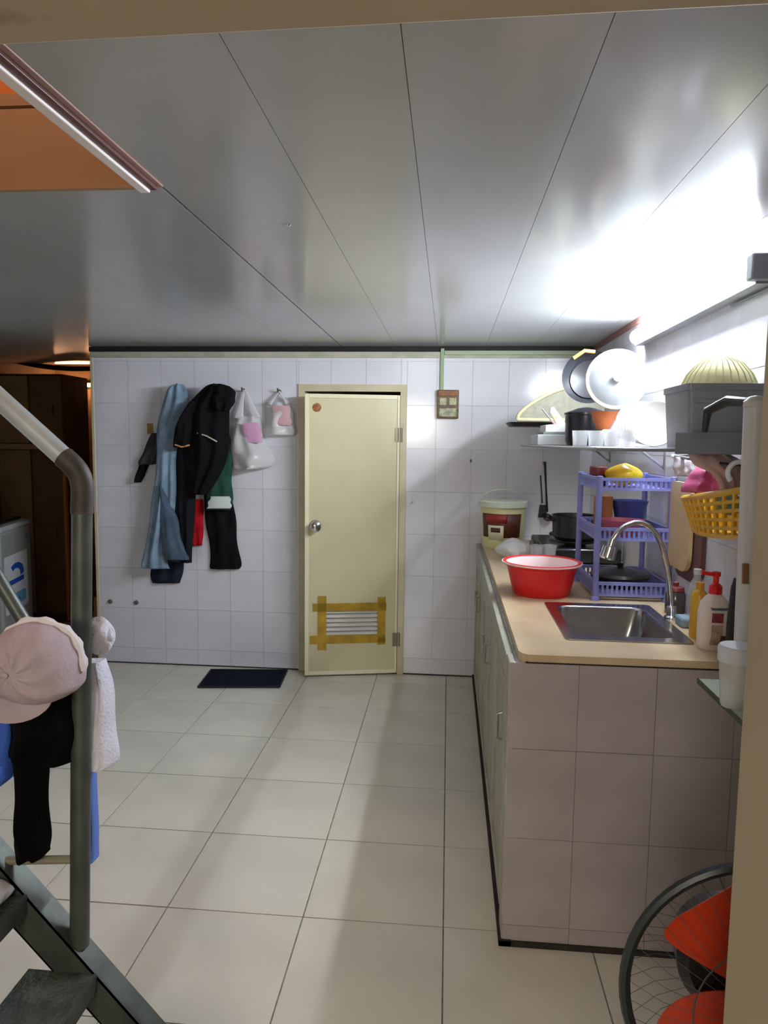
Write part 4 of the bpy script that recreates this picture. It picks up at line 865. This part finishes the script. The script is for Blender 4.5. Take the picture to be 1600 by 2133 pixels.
M_sb = mat('sticker_blue', (32, 84, 186), .35); M_sl = mat('sticker_light_blue', (96, 176, 220), .35)
cz_ = Vector((0, 0, 0))
pts = []
for k in range(13): a_ = -.3+2.6*k/12; pts.append(fa0+dv*(.30+.17*math.cos(a_))+nv_*.0022+Vector((0, 0, .60+.085*math.sin(a_))))
for k in range(13): a_ = 2.3-2.6*k/12; pts.append(fa0+dv*(.29+.10*math.cos(a_))+nv_*.0022+Vector((0, 0, .585+.055*math.sin(a_))))
MB().prism(pts, nv_*.001).build('blue_swoosh', M_sb, s1, smooth=False)
decal(.12, .47, .52, .56, M_sb, 'blue_band', .0022, s1, .015)
decal(.08, .50, .345, .44, M_sl, 'light_blue_panel', .0022, s1, .02)
decal(.14, .36, .36, .40, M_sb, 'blue_drop', .0034, s1, .018)
decal(.53, .62, .84, .91, mat('badge_violet', (136, 132, 160), .35), 'badge', .001, None, .01)
for c_ in corner:
    q_ = c_.lerp(sum(corner, Vector())/4, .15); MB().lathe([(.025, 0), (.02, .034)], q_, seg=12).build('foot', M_blackp, wm)

# ------------------------------------------------------------------ steel stair in the left foreground
sy = 1.50
stair = thing('metal_stair', (-1.2, 1.3, 0), 'grey steel stair with a tube handrail leading up through the ceiling', 'stair')
d_ = Vector((-.70+.991, 0, .322-.648)).normalized(); nrm = Vector((-d_.z, 0, d_.x))         # along the slope (down), perpendicular (up)
if nrm.z < 0: nrm = -nrm
P0 = Vector((-.991, sy, .648))
tlo = (-.0-P0.z)/d_.z - .02; thi = (2.55-P0.z)/d_.z
lo, hi = P0+d_*tlo, P0+d_*thi
for yy, nm in ((sy, 'stringer'), (1.06, 'stringer')):
    off = Vector((0, yy-sy, 0)); a_, b_ = lo+off, hi+off
    a_ = a_ + d_*.0; hgt = .115
    st_ = MB()
    st_.prism([a_, b_, b_-nrm*hgt, a_-nrm*hgt], (0, .006, 0))
    st_.prism([a_, b_, b_-nrm*.007, a_-nrm*.007], (0, .058, 0)).prism([a_-nrm*(hgt-.007), b_-nrm*(hgt-.007), b_-nrm*hgt, a_-nrm*hgt], (0, .058, 0))
    # clip below the floor
    for v in st_.v:
        if v.z < .001: v.z = .001
    st_.build(nm, M_stair, stair, smooth=False)
M_plate = mat('tread_plate_steel', (104, 110, 104), .32, metal=.6, noise=.25, scale=18, bump=.5, bscale=90)
for k in range(-2, 10):
    zt = .44+.186*k; nx = -.805-.166*k
    t_ = MB().box(nx-.165, nx, 1.066, sy, zt-.006, zt).build('tread', M_plate, stair, smooth=False)
    MB().box(nx-.003, nx+.004, 1.066, sy, zt-.042, zt+.001).build('nosing', M_stair, t_, smooth=False)
hr0 = at(150, 968, sy+.02); hr1 = at(0, 832, sy+.02); hd = (hr1-hr0)
pt0 = at(171, 1058, sy+.028); pt1 = at(166, 1968, sy+.028)
MB().tube([pt0, pt1], .0225, 16).build('newel_post', M_stair, stair)
MB().tube([hr0+hd*.02, hr0+hd*8.2], .0225, 16).build('handrail', mat('handrail_grey', (176, 184, 190), .35, metal=.3, noise=.06, scale=12), stair)
el = [list(hr0+hd*.12), list(hr0), list(at(166, 990, sy+.024)), list(at(172, 1020, sy+.028)), list(pt0), list(pt0.lerp(pt1, .012))]
MB().tube([Vector(p_) for p_ in cat_rows(el, 18)], .0245, 16).build('elbow_sleeve', M_rust, stair)
m0, m1 = at(-40, 1146, sy+.02), at(100, 1378, sy+.02)
MB().tube([m0+(m0-m1)*1.5, m0, m1], .016, 12).build('mid_rail', M_stair, stair)
c0, c1 = at(-120, 1795, sy+.03), at(165, 1790, sy+.03)
MB().tube([c0, c1], .010, 10).build('cross_bar', mat('cross_bar_olive', (138, 134, 116), .5), stair)
p2 = Vector((-1.33, sy+.028, 0)); zb = P0.z+(p2.x-P0.x)/d_.x*d_.z
MB().tube([Vector((p2.x, p2.y, zb)), Vector((p2.x, p2.y, (hr0+hd*((p2.x-hr0.x)/hd.x)).z))], .018, 12).build('baluster', M_stair, stair)

# things hung on the stair
# baseball cap
cc = at(92, 1375, 1.42)
cap = thing('baseball_cap', at(92, 1455, 1.42), 'pale pink baseball cap hung on the stair rail', 'cap')
M_cap = mat('cap_pink_cotton', (176, 160, 168), .9, noise=.06, scale=10, bump=.25, bscale=120)
rnd = random.Random(5); rings = []
L_ = [(-.102, -.066), (-.108, -.02), (-.095, .03), (-.066, .068), (-.02, .086), (.03, .078), (.066, .055), (.084, .015), (.087, -.03), (.078, -.060), (.03, -.084), (-.04, -.080)]
nL = 48
ol_ = cat_rows([list(p_) for p_ in L_+[L_[0]]], nL)[:-1]
for j, (s_, dpt) in enumerate(((.96, .05), (1.0, .0), (1.0, -.03), (.90, -.062), (.70, -.085), (.42, -.098), (.14, -.102))):
    ring = []
    for k, (u, v) in enumerate(ol_):
        a_ = math.atan2(v, u); wr_ = 1+.02*math.sin(5*a_+j)*(1 if 1 < j < 6 else 0)
        ring.append(cc + Vector((u*s_*wr_-.01*j*.2, dpt+.006*math.sin(7*a_+j*1.3)*(j > 1), v*s_*wr_)))
    rings.append(ring)
MB().loft(rings).build('crown', M_cap, cap, subs=1, ang=3.)
# crown seams, sweat band roll and brim
MB().tube([cc+Vector((u*1.0, .0, v*1.0)) for u, v in [ol_[k] for k in range(10, 32)]], [.009+.003*math.sin(k*1.7) for k in range(22)], 8).build('band_roll', mat('cap_white_band', (216, 212, 222), .9), cap)
MB().lathe([(.006, 0), (.006, .004), (0, .006)], cc+Vector((-.02, -.103, .0)), (0, -1, 0), 12).build('button', M_cap, cap)
vis = []
for s_ in (0, 1):
    vis.append([])
vb = []
for k in range(15):
    t = PI*k/14; vb.append(Vector((-.06+.085*math.cos(t)*1.0, -.02-.03*math.sin(t), -.078-.042*math.sin(t)-.004)))
vt = [Vector((-.06+.085*math.cos(PI*k/14), -.035, -.066)) for k in range(14, -1, -1)]
MB().prism([cc+p_ for p_ in vb+vt], (0, .006, 0)).build('brim', M_cap, cap, ang=1.2)
# black trousers over the rail
bt = thing('black_leggings', at(85, 1780, 1.5), 'black trousers hanging over the stair rail below the cap', 'clothing')
M_blk = M_cloth('matte_black_cloth', (5, 5, 7))
drape([(1420, 36, 158), (1450, 30, 160), (1500, 22, 160), (1550, 20, 158), (1575, 28, 156), (1584, 40, 150)], sy+.02, .05, folds=2, seed=41, back=.03).build('seat', M_blk, bt)
drape([(1560, 28, 88), (1640, 34, 88), (1720, 36, 90), (1766, 38, 93), (1784, 52, 90)], sy+.015, .035, folds=1.3, seed=42, back=.03).build('leg', M_blk, bt)
# white frilled towel on the far side of the post
tw = thing('white_towel', at(205, 1590, 1.56), 'white frilled towel hanging from the stair post', 'towel')
M_tow = mat('white_terry', (220, 218, 234), .95, noise=.05, scale=14, bump=.5, bscale=150)
drape([(1376, 178, 214), (1420, 176, 226), (1480, 176, 232), (1540, 174, 238), (1585, 178, 240), (1592, 186, 236)], sy+.085, .04, folds=2.4, amp=.2, seed=43, back=.02).build('cloth', M_tow, tw)
blob(at(208, 1366, sy+.075), .034, .03, .042, 44, .3).build('knot', M_tow, tw, subs=1)
blob(at(226, 1338, sy+.075), .014, .014, .014, 45, .2).build('knot_end', M_tow, tw)
bw = drape([(1586, 182, 196), (1650, 181, 197), (1740, 181, 200), (1784, 182, 201), (1792, 184, 197)], sy+.09, .02, folds=1, amp=.15, seed=46, back=.015)
tag(bw.build('blue_cloth', mat('blue_cotton', (104, 130, 206), .9, bump=.2, bscale=120), ang=1.2), 'narrow blue cloth hanging below the white towel', 'cloth')
bw = drape([(1488, -40, 22), (1530, -44, 28), (1575, -48, 26), (1590, -48, 30), (1612, -46, 26), (1636, -40, 4)], sy+.03, .05, folds=1.6, amp=.2, seed=47, back=.03)
tag(bw.build('blue_shorts', mat('bright_blue_cotton', (74, 112, 214), .85, bump=.2, bscale=120), ang=1.2), 'bright blue shorts hanging beside the black trousers', 'clothing')
# crumpled pale cloth on a tread
q_ = Vector((-1.03, sy-.05, .626+.001))
tag(blob(q_, .05, .05, .022, 51, .3).build('pale_rag', mat('pale_rag', (196, 198, 206), .9), subs=1), 'crumpled pale rag lying on a stair tread', 'rag')
